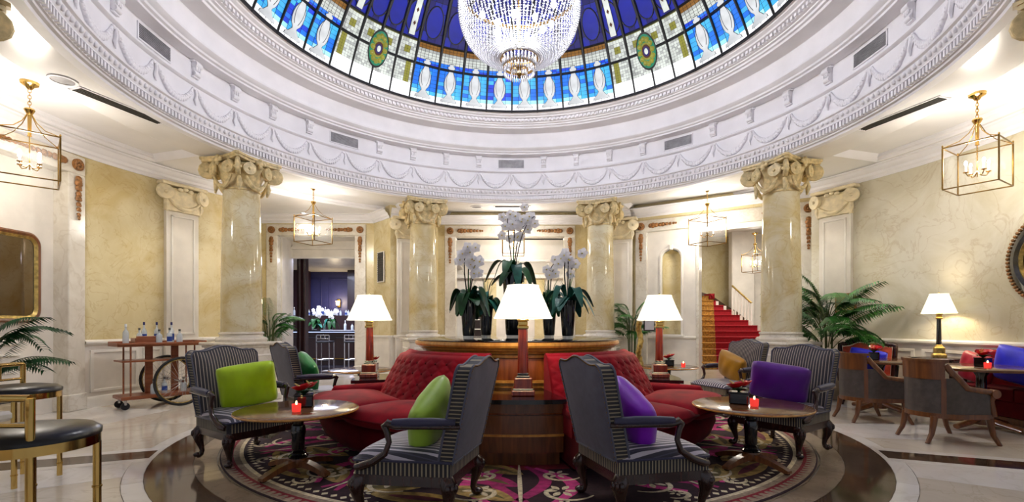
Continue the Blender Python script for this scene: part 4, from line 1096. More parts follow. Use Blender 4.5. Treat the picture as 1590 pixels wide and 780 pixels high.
orchid('white orchids in a black tapered vase, leftmost on the island', (-.50, 5.62, zt), .44, .095, [(-.10, -.05, .70, -.08, 7), (.04, -.02, .62, .10, 6), (-.02, .03, .78, -.12, 7), (.08, .04, .60, .02, 0)], 3)
orchid('black orchid vase just right of the leftmost one on the island', (-.32, 6.05, zt), .42, .09, [(.05, .0, .45, .05, 0)], 4, 'leaf_dark', .3)
orchid('white orchids in the tallest black vase, middle of the island', (.02, 6.10, zt), .80, .14, [(-.12, -.04, .90, -.05, 9), (.0, .0, 1.0, .05, 9), (.14, -.03, .92, .12, 9), (.06, .05, .82, .10, 6)], 5, 'leaf_dark', .42)
orchid('black orchid vase second from the right on the island', (.46, 6.05, zt), .44, .095, [(-.06, 0, .66, -.14, 7), (.03, 0, .55, .02, 0)], 6)
orchid('white orchids in a black vase, rightmost on the island', (.64, 5.62, zt), .44, .095, [(-.10, 0, .72, -.10, 6), (.05, .02, .66, .06, 7), (.0, -.03, .6, .02, 0)], 8, 'leaf_blue', .34)

# ---- lanterns
def lantern_proto():
    c = thing('lantern', '', 'lantern')              # origin on the ceiling
    part('canopy', MB().lathe([(0, 0), (.085, 0), (.08, -.03), (.04, -.055), (.025, -.08), (0, -.085)], 24), 'polished_brass', c)
    for i in range(6):
        mb = MB(); z = -.10-.035*i; a = i % 2*pi/2
        mb.tube([(.014*cos(t)*cos(a), .014*cos(t)*sin(a), z+.024*sin(t)) for t in [2*pi*k/12 for k in range(13)]], .004, 5); part('chain_link', mb, 'brass', c, 60)
    part('crown', MB().lathe([(.012, -.30), (.045, -.305), (.05, -.32), (.03, -.36), (.02, -.37), (.016, -.60), (.022, -.62), (.0, -.62)], 16), 'polished_brass', c)
    s, zt_, zb = .25, -.63, -1.13
    for sx in (-1, 1):
        for sy in (-1, 1):
            part('corner_post', MB().box((sx*s, sy*s, (zt_+zb)/2), (.016, .016, zt_-zb), .003), 'dark_brass', c, 30)
            part('post_finial', MB().ball((sx*s, sy*s, zt_+.018), (.010, .010, .018), 8, 5), 'brass', c, 60)
            mb = MB(); mb.tube([(sx*.02, sy*.02, -.37), (sx*.06, sy*.06, -.47), (sx*.13, sy*.13, -.56), (sx*s, sy*s, zt_)], .005, 5); part('scroll_arm', mb, 'brass', c, 60)
    for z in (zt_, zb):
        for k in range(2):
            for q in (-1, 1): part('frame_bar', MB().box((0, q*s, z) if k else (q*s, 0, z), (2*s, .014, .014) if k else (.014, 2*s, .014), .003), 'dark_brass', c, 30)
    for k in range(4):
        a = k*pi/2; part('glass_pane', MB().add([(-s, s, zb), (s, s, zb), (s, s, zt_), (-s, s, zt_)], [(0, 1, 2, 3)]).xf(lambda x, y, z: (x*cos(a)-y*sin(a), x*sin(a)+y*cos(a), z)), 'clear_glass', c, None)
        cn = obj('candle_arm', None, c, rot=(0, 0, a+pi/4))
        part('arm', MB().tube([(0, 0, -.93), (.04, 0, -.98), (.09, 0, -.985), (.115, 0, -.95)], .006, 6), 'brass', cn, 60)
        part('drip_cup', MB().lathe([(0, -.95), (.022, -.945), (.026, -.935), (0, -.935)], 12, c=(.115, 0)), 'brass', cn)
        part('candle', MB().lathe([(.010, -.935), (.010, -.86), (0, -.86)], 10, c=(.115, 0)), 'petal_white', cn)
        part('bulb', MB().ball((.115, 0, -.83), (.015, .015, .03), 8, 6), 'bulb', cn, 60)
    part('centre_rod', MB().tube([(0, 0, -.60), (0, 0, -1.0)], .006, 6), 'brass', c, 60)
    return c
ln = lantern_proto()
LN = [((-5.50, 5.58), .78, 'square glass lantern at far left, cut by the picture edge', 48), ((5.56, 5.85), .55, 'square glass lantern at upper right, near the round mirror', 48), ((-3.96, 9.76), -.35, 'square glass lantern hanging before the bar doorway', 55), ((3.95, 9.90), .40, 'square glass lantern hanging before the stair opening', 55), ((.03, 11.40), .0, 'square glass lantern half hidden behind the middle orchids', 50), ((7.05, 14.2), .5, 'lantern in the stair hall right of the banister', 60)]
for i, (p, a, lb_, pw) in enumerate(LN):
    z = ZC+(.10 if i < 5 else 0)
    o = ln if i == 0 else tree(ln); o.location = (p[0], p[1], z); o.rotation_euler = (0, 0, a); tag(o, lb_, 'lantern', 'hanging glass lanterns')
    light('lantern_light', 'POINT', (p[0], p[1], z-.80), pw, (1, .93, .82), .14)

# ---- crystal chandelier
cd = thing('chandelier', 'huge crystal basket chandelier hanging below the stained glass dome', 'chandelier', (CX+.03, CY, 0))
def basket(u): return (.225+.525*sin(min(1, u/.82)*pi/2), 4.55+.60*(1-cos(min(1, u/.82)*pi/2))+max(0, u-.82)*1.3)
mb = MB()
for j in range(92):
    a = 2*pi*j/92
    for i in range(44):
        r, z = basket((i+.5)/44); q = .013+.003*(i % 2); mb.add([(r*cos(a)+q*dx*-sin(a)+q*dy*cos(a), r*sin(a)+q*dx*cos(a)+q*dy*sin(a), z+q*dz*.9) for dx, dy, dz in ((1, 0, 0), (0, 1, 0), (-1, 0, 0), (0, -1, 0), (0, 0, 1), (0, 0, -1))],
                     [(0, 1, 4), (1, 2, 4), (2, 3, 4), (3, 0, 4), (1, 0, 5), (2, 1, 5), (3, 2, 5), (0, 3, 5)])
part('crystal_strands', mb, 'crystal', cd, None, kind='stuff')
mb = MB()
for j in range(36):
    a = 2*pi*j/36
    for i in range(26):
        u = i/26; r = .74-.62*u**.7; z = 5.42+1.0*u; q = .014; mb.add([(r*cos(a)+q*dx, r*sin(a)+q*dy, z+q*dz) for dx, dy, dz in ((1, 0, 0), (0, 1, 0), (-1, 0, 0), (0, -1, 0), (0, 0, 1), (0, 0, -1))], [(0, 1, 4), (1, 2, 4), (2, 3, 4), (3, 0, 4), (1, 0, 5), (2, 1, 5), (3, 2, 5), (0, 3, 5)])
part('upper_strands', mb, 'crystal', cd, None, kind='stuff')
def gring(r, z, h_, name='gilt_ring'):
    part(name, MB().lathe([(r, z), (r+.012, z), (r+.012, z+h_), (r, z+h_)], 48, closed=True), 'dark_brass', cd, 30)
gring(.75, 5.38, .05); gring(.225, 4.60, .012); gring(.225, 4.54, .012); gring(.19, 4.44, .03); gring(.10, 4.40, .02)
mb = MB()
for j in range(28): a = 2*pi*j/28; mb.box((.231*cos(a), .231*sin(a), 4.575), (.012, .008, .06), 0, 0, a)
part('gallery_bars', mb, 'dark_brass', cd, None, kind='stuff')
def drops(n, r, z0, L_, name):
    mb = MB()
    for j in range(n):
        a = 2*pi*j/n; x, y = r*cos(a), r*sin(a)
        mb.add([(x, y, z0), (x+.010, y, z0-L_*.7), (x, y+.010, z0-L_*.7), (x-.010, y, z0-L_*.7), (x, y-.010, z0-L_*.7), (x, y, z0-L_)], [(0, 1, 2), (0, 2, 3), (0, 3, 4), (0, 4, 1), (5, 2, 1), (5, 3, 2), (5, 4, 3), (5, 1, 4)])
    part(name, mb, 'crystal', cd, None, kind='stuff')
drops(48, .215, 4.54, .12, 'crystal_drops'); drops(40, .19, 4.44, .10, 'crystal_drops'); drops(20, .10, 4.40, .09, 'crystal_drops')
part('finial', MB().lathe([(0, 4.46), (.05, 4.45), (.02, 4.40), (.04, 4.36), (.01, 4.32), (0, 4.29)], 16), 'dark_brass', cd)
for j in range(14):
    a = 2*pi*j/14; r = .46 if j % 2 else .30; part('bulb', MB().ball((r*cos(a), r*sin(a), 5.10 if j % 2 else 4.92), (.035, .035, .05), 10, 6), 'chandelier_bulb', cd, 60)
part('suspension_rod', MB().tube([(0, 0, 4.7), (0, 0, 7.8)], .02, 8), 'dark_brass', cd)
light('chandelier_light', 'POINT', (CX, CY, 5.16), 430, (.98, .97, 1), .35)
# ================================================================== RIGHT SIDE
def barrel_proto():
    c = thing('barrel_chair', '', 'armchair')             # local +Y is the front
    # plan: horseshoe, back half round
    def plan(u, k=1.0):                                   # u 0..1 left front -> back -> right front
        if u < .25: return (-.29*k, .27-.30*(u/.25))
        if u > .75: return (.29*k, -.03+.30*((u-.75)/.25))
        a = pi+pi*(u-.25)/.5; return (.29*k*cos(a), -.03+.29*k*sin(a))
    def toph(u):
        d = abs(u-.5)
        return .86 if d < .16 else (.86-.26*min(1, (d-.16)/.12)**.8 if d < .28 else .60-.04*(d-.28)/.22)
    n = 44; mb = MB()
    def strip(mb, z0f, z1f, ki, ko, u0=0, u1=1, nn=n):
        vs = []
        for i in range(nn+1):
            u = u0+(u1-u0)*i/nn
            for k, z in ((ko, z0f(u)), (ko, z1f(u)), (ki, z1f(u)), (ki, z0f(u))): p = plan(u, k); fl_ = .04*(z-.3) if abs(u-.5) < .25 else 0; vs.append((p[0]*(1+fl_), p[1]*(1+fl_*2.2), z))
        mb.add(vs, [(i*4+j, i*4+(j+1) % 4, i*4+4+(j+1) % 4, i*4+4+j) for i in range(nn) for j in range(4)]+[(0, 1, 2, 3), tuple(nn*4+j for j in range(4))])
        return mb
    part('shell', strip(MB(), lambda u: .30, lambda u: min(toph(u)-.03, .68), .90, 1.0), 'taupe_leather', c, 50)
    part('wooden_back', strip(MB(), lambda u: .665, lambda u: .85, .91, 1.03, .335, .665, 16), 'walnut', c, 40)
    part('crest_rail', strip(MB(), lambda u: .845, lambda u: .875, .88, 1.07, .32, .68, 18), 'walnut', c, 40)
    for s in (0, 1):
        a = obj('arm', None, c)
        us = [(.335-.335*i/14) if s == 0 else (.665+.335*i/14) for i in range(15)]
        pts = [(plan(u, .96)[0]*1.02, plan(u, .96)[1]*1.03, toph(u)-.02) for u in us]
        part('arm_rail', MB().tube(pts, [.030]*15, 8), 'walnut', a, 60)
        p = pts[-1]; part('arm_scroll', MB().tube([(p[0]-.035, p[1], p[2]-.012), (p[0]+.035, p[1], p[2]-.012)], .045, 14), 'walnut', a, 50)
        part('arm_post', MB().tube([(p[0], p[1]-.005, p[2]-.03), (p[0], p[1]-.02, .45), (p[0], p[1], .30)], [.028, .022, .03], 8), 'walnut', a, 50)
    part('back_stile', strip(MB(), lambda u: .3, lambda u: .68, .98, 1.03, .33, .352, 3), 'walnut', c, 40)
    part('back_stile', strip(MB(), lambda u: .3, lambda u: .68, .98, 1.03, .648, .67, 3), 'walnut', c, 40)
    out = [plan(i/24, 1.02) for i in range(25)]
    part('seat_rail', MB().prism(out, .265, .315), 'walnut', c, 30)
    part('seat', MB().prism([(x*.9, y*.95) for x, y in out], .31, .38).prism([(x*.82, y*.88) for x, y in out], .38, .42), 'taupe_leather', c, 60)
    for x, y, d in ((-.27, .25, 1), (.27, .25, 1), (-.19, -.24, -1), (.19, -.24, -1)):
        mb = MB(); mb.tube([(x, y, .28), (x*1.01, y+d*.01, .20), (x*1.03, y+d*.03, .10), (x*1.08, y+d*.085, .0)], [.034, .030, .024, .020], 8); part('leg', mb, 'walnut', c, 50)
    return c
bc = barrel_proto()
for i, (p, fc, lb_) in enumerate((((4.63, 5.27), (.99, -.02), 'barrel armchair with wooden crest and taupe sides, nearest on the right'), ((4.62, 6.34), (.97, -.05), 'barrel armchair with wooden crest, behind the nearest one on the right'))):
    o = bc if i == 0 else tree(bc); o.location = (*p, 0); o.rotation_euler = (0, 0, face(*fc)); tag(o, lb_, 'armchair', 'barrel armchairs')
def bistro_proto():
    c = thing('dining_table', '', 'table')
    part('top', MB().lathe([(0, .735), (.56, .735), (.58, .728), (.58, .705), (.55, .70), (0, .70)], 48), 'table_walnut', c)
    part('post', MB().lathe([(.05, .10), (.07, .12), (.05, .15), (.055, .40), (.07, .43), (.05, .46), (.05, .62), (.09, .69), (.12, .70)], 20), 'black_lacquer', c)
    for k in range(4):
        a = k*pi/2+.25; mb = MB(); mb.tube([(.04*cos(a), .04*sin(a), .12), (.2*cos(a), .2*sin(a), .08), (.40*cos(a), .40*sin(a), .04)], [.05, .045, .038], 8, flat=.8); part('foot', mb, 'walnut', c, 50)
    part('hub', MB().lathe([(0, .05), (.09, .05), (.09, .13), (0, .14)], 20), 'walnut', c)
    return c
dt = bistro_proto()
for i, (p, lb_) in enumerate((((5.60, 5.84), 'round table at the right edge with a white reflection, before the banquette'), ((5.24, 6.98), 'round table half hidden behind the barrel armchairs'))):
    o = dt if i == 0 else tree(dt); o.location = (*p, 0); tag(o, lb_, 'table', 'tables along the right wall')
candle((5.50, 5.66, .735), 'red glass candle on the table at the right edge')
anthurium((5.62, 5.84, .735), 'pink and red anthurium in a black pot at the right edge', .4)
anthurium((5.16, 6.98, .735), 'red flower in a dark pot on the half hidden table', 1.0)
# banquette along the wall
bq = thing('banquette', 'red upholstered banquette along the right wall', 'sofa', pol(6.0, 92))
bq.location = (CX, CY, 0)
def asec(r0, r1, z0, z1, t0, t1, n=16): return MB().lathe([(r0, z0), (r0, z1-.02), (r0+.02, z1), (r1, z1), (r1, z0)], n, R(t0), R(t1), closed=True, caps=True)
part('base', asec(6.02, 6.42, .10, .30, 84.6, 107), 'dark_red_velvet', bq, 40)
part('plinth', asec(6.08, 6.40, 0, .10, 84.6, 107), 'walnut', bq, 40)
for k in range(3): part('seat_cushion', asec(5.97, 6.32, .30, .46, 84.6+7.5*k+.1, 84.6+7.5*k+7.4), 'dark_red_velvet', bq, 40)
for k in range(3): part('back_cushion', asec(6.28, 6.42, .46, .90, 84.6+7.5*k+.1, 84.6+7.5*k+7.4), 'red_velvet', bq, 40)
pillow('large cobalt blue pillow on the red banquette', 'silk_cobalt', (6.20, 5.82, .70), (-1, .0), 10, .95, .46)
pillow('small red pillow at the left end of the banquette', 'silk_crimson', (6.17, 6.50, .66), (-1, -.05), 14, .42, .40)
# antique chair in the corner
ac = thing('antique_armchair', 'carved dark wood armchair with terracotta upholstery below the palm', 'armchair', (5.52, 7.62, 0), face(-.60, -.80))
part('seat', MB().box((0, 0, .40), (.62, .56, .12), .03), 'terracotta_fabric', ac)
part('seat_rail', MB().box((0, 0, .31), (.66, .60, .07), .01), 'mahogany', ac)
ol = [(-.33, .40), (-.36, .85)]+[(-.36+.72*i/16, .90+.09*sin(pi*i/16)+.012*cos(6*pi*i/16)) for i in range(17)]+[(.36, .85), (.33, .40)]
part('backrest', MB().prism([(x*.88, .42+(z-.42)*.92) for x, z in ol], -.30, -.24, 'y'), 'terracotta_fabric', ac)
mb = MB(); mb.tube([(x, -.28, z) for x, z in ol], .034, 8); part('back_frame', mb, 'mahogany', ac, 60)
for s in (-1, 1):
    part('arm', MB().tube([(s*.35, -.26, .66), (s*.37, 0, .65), (s*.37, .2, .62), (s*.36, .2, .5), (s*.34, .22, .36)], .024, 8), 'mahogany', ac, 60)
    for y in (-.25, .24): part('leg', MB().tube([(s*.29, y, .30), (s*.31, y+.02, .2), (s*.28, y, .08), (s*.31, y+.02, 0)], [.035, .03, .02, .025], 8), 'mahogany', ac, 60)
pillow('cobalt blue pillow on the carved armchair below the palm', 'silk_cobalt', (5.43, 7.49, .68), (-.60, -.80), 16, .48, .38)
# side table with a lamp
sdt = thing('side_table', 'dark side table under the lamp by the right wall', 'table', (6.15, 7.03, 0), -1.25)
part('top', MB().box((0, 0, .745), (.56, .40, .03), .006), 'mahogany', sdt); part('apron', MB().box((0, 0, .68), (.48, .34, .10), .006), 'mahogany', sdt)
for sx in (-1, 1):
    for sy in (-1, 1): part('leg', MB().tube([(sx*.22, sy*.15, .66), (sx*.22, sy*.15, .0)], [.024, .016], 8), 'mahogany', sdt)
# round mirror
def wallpt(px, Y): return (atY(px, Y), Y)
rm = thing('round_mirror', 'round convex mirror in a black and gilt beaded frame, cut by the right edge', 'mirror', (*pol(WR-.02, 92.3)[:2], 2.04), R(180-92.3))
part('frame', MB().lathe([(.36, 0), (.38, .05), (.44, .07), (.50, .05), (.54, .03), (.56, 0)], 48).xf(lambda x, y, z: (x, z, y)), 'black_lacquer', rm)
part('glass', MB().lathe([(0, .06), (.2, .05), (.37, .02)], 36).xf(lambda x, y, z: (x, z, y)), 'mirror', rm)
part('inner_gilt_ring', MB().lathe([(.35, .03), (.37, .07), (.40, .05)], 48).xf(lambda x, y, z: (x, z, y)), 'gilt', rm)
mb = MB()
for k in range(72): a = 2*pi*k/72; mb.ball((.565*cos(a), .025, .565*sin(a)), .022, 6, 4)
part('beaded_rim', mb, 'bronze', rm, 60, kind='stuff')
# ================================================================== LEFT SIDE
mr_ = thing('wall_mirror', 'rounded rectangular mirror in a silver gilt frame, cut by the left edge', 'mirror', (-6.44, 6.13, 1.86), atan2(pol(WR, -80.4)[1]-pol(WR, -97.3)[1], pol(WR, -80.4)[0]-pol(WR, -97.3)[0]))
def rrect(w_, h_, r, n=6):
    o = []
    for cx_, cz, a0 in ((w_/2-r, h_/2-r, 0), (-w_/2+r, h_/2-r, pi/2), (-w_/2+r, -h_/2+r, pi), (w_/2-r, -h_/2+r, 1.5*pi)): o += [(cx_+r*cos(a0+pi/2*i/n), cz+r*sin(a0+pi/2*i/n)) for i in range(n+1)]
    return o
ro_, ri = rrect(1.05, 1.20, .17), rrect(.87, 1.02, .10)
mb = MB(); n = len(ro_)
for (A, ya), (B, yb_) in (((ro_, .05), (ro_, -.03)), ((ro_, -.03), (rrect(1.0, 1.15, .15), -.05)), ((rrect(1.0, 1.15, .15), -.05), (rrect(.92, 1.07, .12), -.035))):
    mb.add([(x, ya, z) for x, z in A]+[(x, yb_, z) for x, z in B], [(i, (i+1) % n, n+(i+1) % n, n+i) for i in range(n)])
part('outer_frame', mb, 'walnut', mr_, 40)
A, B = rrect(.94, 1.09, .13), ri
part('silver_slip', MB().add([(x, -.045, z) for x, z in A]+[(x, -.02, z) for x, z in B], [(i, (i+1) % n, n+(i+1) % n, n+i) for i in range(n)]), 'gilt', mr_, 40)
part('glass', MB().prism(ri, -.015, .0, 'y'), 'mirror', mr_, None)
# drinks trolley
tv = (.62, .785); TRL = thing('drinks_trolley', 'wooden drinks trolley with two large bicycle wheels by the left wall', 'trolley', (-5.42, 7.52, 0), atan2(tv[1], tv[0]))
part('top_tray', MB().box((0, 0, .93), (1.14, .50, .03), .006).box((0, .24, .955), (1.14, .02, .06), .004).box((0, -.24, .945), (1.14, .02, .05), .004).box((.56, 0, .955), (.02, .5, .06), .004).box((-.56, 0, .95), (.02, .5, .05), .004), 'trolley_wood', TRL, 30)
part('middle_shelf', MB().box((-.02, 0, .70), (.98, .44, .025), .005), 'trolley_wood', TRL, 30)
part('bottom_shelf', MB().box((0, 0, .17), (1.04, .46, .05), .008), 'trolley_wood', TRL, 30)
for x, y in ((-.40, -.18), (-.40, .18), (.42, -.18), (.42, .18)): part('upright_rod', MB().tube([(x, y, .18), (x, y, .92)], .012, 8), 'trolley_wood', TRL)
for x in (-.12, .22): part('upright_board', MB().box((x, .05, .55), (.10, .03, .74), .004), 'trolley_wood', TRL, 30)
part('bottle_box', MB().box((-.20, -.12, 1.0), (.24, .02, .13), .004).box((-.20, .12, .985), (.24, .02, .1), .004).box((-.32, 0, .985), (.02, .24, .1), .004).box((-.08, 0, .985), (.02, .24, .1), .004), 'trolley_wood', TRL, 30)
for y in (-.33, .33):
    wh = obj('wheel', None, TRL, (.20, y, .375))
    def ringy(r, q): return MB().tube([(r*cos(2*pi*k/40), 0, r*sin(2*pi*k/40)) for k in range(41)], q, 8)
    part('tyre', ringy(.355, .020), 'rubber', wh, 60); part('rim', ringy(.332, .010), 'gilt', wh, 60)
    part('hub', MB().tube([(0, -.04, 0), (0, .04, 0)], .02, 10), 'chrome', wh, 50)
    mb = MB()
    for k in range(28): a = 2*pi*k/28; mb.tube([(.015*cos(a+.9), (-.03 if k % 2 else .03), .015*sin(a+.9)), (.33*cos(a), 0, .33*sin(a))], .0018, 4)
    part('spokes', mb, 'chrome', wh, None)
part('axle', MB().tube([(.20, -.33, .375), (.20, .33, .375)], .012, 8), 'chrome', TRL)
for y in (-.16, .16):
    part('caster', MB().tube([(-.46, y-.012, .055), (-.46, y+.012, .055)], .055, 14), 'rubber', TRL, 50); part('caster_fork', MB().box((-.46, y, .11), (.03, .05, .08), .004), 'chrome', TRL)
def bottle_mesh(h_, r, mats): 
    mb = MB(); mb.lathe([(0, 0), (r, 0), (r, h_*.56), (r*.8, h_*.64), (r*.34, h_*.72), (r*.34, h_*.90)], 14, mi=0); mb.lathe([(r*.36, h_*.86), (r*.40, h_*.86), (r*.40, h_), (0, h_)], 12, mi=1); mb.lathe([(r*1.02, h_*.15), (r*1.02, h_*.45)], 14, mi=2); return mb.mesh('bottle', mats, 40)
BT = [bottle_mesh(.30, .038, ['bottle_glass', 'label_white', 'bottle_glass']), bottle_mesh(.33, .036, ['bottle_glass', 'cap_navy', 'label_blue']), bottle_mesh(.24, .036, ['bottle_glass', 'grille', 'label_blue']), bottle_mesh(.22, .04, ['bottle_glass', 'grille', 'bottle_glass'])]
ca_, sa_ = cos(TRL.rotation_euler.z), sin(TRL.rotation_euler.z)
def ont(x, y, z): return (TRL.location.x+x*ca_-y*sa_, TRL.location.y+x*sa_+y*ca_, z)
for x, y, k, lb_ in ((-.42, -.02, 0, 'clear white-capped bottle, leftmost on the trolley'), (-.26, -.04, 2, 'short blue-labelled bottle in the wooden box on the trolley'), (-.18, .05, 1, 'navy-capped bottle in the wooden box on the trolley'), (-.02, .04, 1, 'navy-capped bottle just right of the wooden box'), (-.04, -.14, 3, 'short clear bottle right before the wooden box'), (.10, -.12, 2, 'short blue-labelled bottle in the middle of the trolley'), (.18, .06, 1, 'navy-capped bottle, rightmost of the tall ones on the trolley'), (.24, -.10, 3, 'short clear bottle, rightmost on the trolley')):
    tag(obj('bottle', BT[k], None, ont(x, y, .946)), lb_, 'bottle', 'bottles on the trolley')
for x, y, k, lb_ in ((-.10, -.10, 3, 'dark bottle on the lowest trolley shelf, left'), (.04, -.10, 2, 'blue bottle on the lowest trolley shelf, middle'), (.30, -.08, 3, 'clear bottle on the lowest trolley shelf, right')):
    tag(obj('bottle', BT[k], None, ont(x, y, .196)), lb_, 'bottle', 'bottles on the trolley')
# brass bar stools
def stool_proto():
    c = thing('bar_stool', '', 'stool'); r = .255
    part('seat', MB().lathe([(0, .762), (.15, .758), (.23, .745), (.26, .722), (.258, .700), (0, .700)], 40), 'black_leather', c, 60)
    part('seat_ring', MB().lathe([(r-.02, .655), (r, .655), (r, .705), (r-.02, .705)], 40, closed=True), 'polished_brass', c, 30)
    for k in range(4):
        a = pi/4+k*pi/2; x, y = (r-.018)*cos(a), (r-.018)*sin(a); back = k in (1, 2)
        lg = part('leg', MB().tube([(x, y, 0), (x, y, .91 if back else .70)], .018, 12), 'polished_brass', c, 40)
        for z in (.10, .42): part('leg_collar', MB().lathe([(.018, z-.006), (.0215, z-.004), (.0215, z+.004), (.018, z+.006)], 12, c=(x, y)), 'brass', lg)
    q = (r-.018)*.7071
    for z in (.24,):
        for a, b_ in (((-q, -q), (q, -q)), ((q, -q), (q, q)), ((q, q), (-q, q)), ((-q, q), (-q, -q))): part('footrest', MB().tube([(*a, z), (*b_, z)], .010, 8), 'polished_brass', c, 50)
    for z, rr in ((.91, .016), (.79, .010)): part('back_rail', MB().tube([(-q, -q, z), (-q, q, z)], rr, 10), 'polished_brass', c, 50)
    part('back_spindle', MB().tube([(-q, 0, .79), (-q, 0, .91)], .010, 8), 'polished_brass', c, 50)
    return c
st = stool_proto()
for i, (p, a, lb_) in enumerate((((-2.26, 2.30), 1.55, 'brass bar stool with round black seat, nearest the camera at left'), ((-3.89, 3.86), -.1, 'brass bar stool with round black seat, farther back at left'))):
    o = st if i == 0 else tree(st); o.location = (*p, 0); o.rotation_euler = (0, 0, a); tag(o, lb_, 'stool', 'brass bar stools')
sc_ = thing('stone_counter', 'white stone counter end at the lower left picture edge', 'counter', (-2.35, 1.70, 0))
part('body', MB().box((0, 0, .40), (.56, .46, .80), .01), 'stone_white', sc_); part('top', MB().box((0, 0, .865), (.68, .56, .04), .012).box((0, 0, .825), (.62, .50, .04), .012), 'stone_white', sc_)
# ================================================================== PALMS
def frond(L_, droop, seed, nl=22):
    rnd = random.Random(seed); mb = MB(); pts = []
    for i in range(13):
        u = i/12; pts.append((L_*(u*.72+.10*u*u)*(.35+.65*u), 0, L_*(.95*u-droop*u**2.6)))
    mb.tube(pts, [.010-.008*i/12 for i in range(13)], 5, mi=1)
    for i in range(nl):
        u = .25+.75*i/nl; k = u*12; a = int(k); t = k-a; a = min(a, 11)
        p = [pts[a][j]+(pts[a+1][j]-pts[a][j])*t for j in range(3)]; l = L_*.36*(1-.55*abs(u-.55)/.5)
        for s in (-1, 1):
            dx = l*.55; dy = s*l*.75; dz = -l*.30+rnd.uniform(-.03, .02); w_ = .021+.006*rnd.random()
            m_ = (p[0]+dx*.5, p[1]+dy*.55, p[2]+dz*.1+.01)
            mb.add([(p[0]-w_*.4, p[1], p[2]), (p[0]+w_*.4, p[1], p[2]), (m_[0]+w_, m_[1], m_[2]), (p[0]+dx, p[1]+dy, p[2]+dz), (m_[0]-w_, m_[1], m_[2])], [(0, 1, 2, 4), (2, 3, 4)])
    return mb
FR = [frond(l, d, i).mesh('frond', ['leaf', 'stem'], None) for i, (l, d) in enumerate(((1.0, .42), (1.0, .62), (1.0, .25), (1.0, .8)))]
FRD = [frond(l, d, i).mesh('frond', ['leaf_dark', 'stem'], None) for i, (l, d) in enumerate(((1.0, .42), (1.0, .62), (1.0, .3), (1.0, .8)))]
COLS = [pol(r, t) for t, r, _ in CL]
def palm(label, loc, pot, h_, n, z0, seed, meshes=FR, sc=(1, 1.3), lim=6.3):
    rnd = random.Random(seed); c = thing('potted_palm', label, 'palm', loc)
    part('planter', MB().box((0, 0, pot/2), (.42, .42, pot), .02) if pot > .3 else MB().lathe([(0, 0), (.14, 0), (.19, pot), (.17, pot), (0, pot-.03)], 20), 'planter_beige', c)
    part('soil', MB().box((0, 0, pot-.005), (.36, .36, .02)) if pot > .3 else MB().lathe([(0, pot-.02), (.16, pot-.02)], 16), 'dark_stem', c)
    for i in range(5):
        a = i*1.3; part('cane', MB().tube([(.06*cos(a), .06*sin(a), pot-.02), (.09*cos(a), .09*sin(a), z0*.7+pot*.3), (.13*cos(a), .13*sin(a), z0)], [.014, .012, .008], 6), 'stem', c)
    for i in range(n):
        a = i*2.399+rnd.uniform(-.3, .3); s = h_*rnd.uniform(*sc)*.62
        for q in range(60):                 # keep the fronds clear of the wall and of the columns
            t_ = [(loc[0]+d*s*cos(a), loc[1]+d*s*sin(a)) for d in (.4, .8, 1.0)]
            if all(hypot(x-CX, y-CY) < lim and min(hypot(x-k[0], y-k[1]) for k in COLS) > .42 for x, y in t_): break
            a += rnd.uniform(.2, 1.4)
            if q % 12 == 11: s *= .88
        zz = z0*rnd.uniform(.58, 1.0)
        obj('frond', meshes[i % 4], c, (.08*cos(a), .08*sin(a), zz), (0, R(rnd.uniform(-14, 22)), a), (s, s, s))
palm('tall kentia palm in a beige cube planter by the right pilaster', (5.28, 8.20, 0), .52, 1.25, 34, 1.42, 3, sc=(.95, 1.35))
palm('palm beside the bar doorway, left of its jamb', (-5.62, 11.35, 0), .40, 1.2, 22, 1.35, 5, sc=(.65, 1.0), lim=8.6)
palm('palm behind the column left of the arched niche', (2.62, 10.70, 0), .40, 1.2, 22, 1.45, 8, sc=(.65, 1.0), lim=5.75)
palm('dark palm at the far left edge before the mirror', (-5.52, 5.10, 0), .40, 1.2, 16, 1.0, 11, FRD, sc=(.7, 1.1))
# ================================================================== STAND, SIGN
ms_ = thing('menu_stand', 'gilded menu stand with a small black framed card before the niche', 'stand', (2.36, 9.05, 0), .2)
part('base', MB().lathe([(0, 0), (.17, 0), (.16, .03), (.05, .06), (0, .06)], 20), 'gilt', ms_)
mb = MB(); mb.tube([(.02*cos(k*.7), .02*sin(k*.7), .05+1.25*k/24) for k in range(25)], [.045+.012*(k % 2) for k in range(25)], 8); part('twisted_post', mb, 'gilt', ms_, 60)
cdp = part('card_frame', MB().box((.17, -.04, 1.27), (.22, .02, .30), .004), 'black_lacquer', ms_); part('card', MB().box((.17, -.052, 1.27), (.18, .004, .26)), 'petal_white', cdp, None)
# ================================================================== CEILING FITTINGS
def slot(px, py, L_, W_, ang, lb_, z=ZC):
    p = at(px, py, z); c = thing('air_vent', lb_, 'vent', (p[0], p[1], z-.004), ang, 'ceiling air slots')
    mb = MB()
    for s in (-1, 1): mb.box((0, s*W_/2, 0), (L_+.04, .02, .012), .002); mb.box((s*L_/2, 0, 0), (.02, W_, .012), .002)
    part('frame', mb, 'plaster', c, 30); mb = MB().box((0, 0, .002), (L_, W_, .002))
    for i in range(5): mb.box((0, -W_/2+W_*(i+.5)/5, -.002), (L_, W_*.06, .006))
    part('slats', mb, 'grille', c, None)
slot(190, 166, 1.0, .18, atan2(1.35, .42), 'dark air slot in the ceiling ring at left')
slot(1396, 178, 1.0, .18, atan2(-1.35, .42)+pi, 'dark air slot in the ceiling ring at right')
slot(795, 320.5, .78, .16, 0, 'dark air slot in the ceiling above the orchids')
slot(118, 210, .9, .10, 1.35, 'faint narrow air slot near the left wall cornice', ZC+.10)
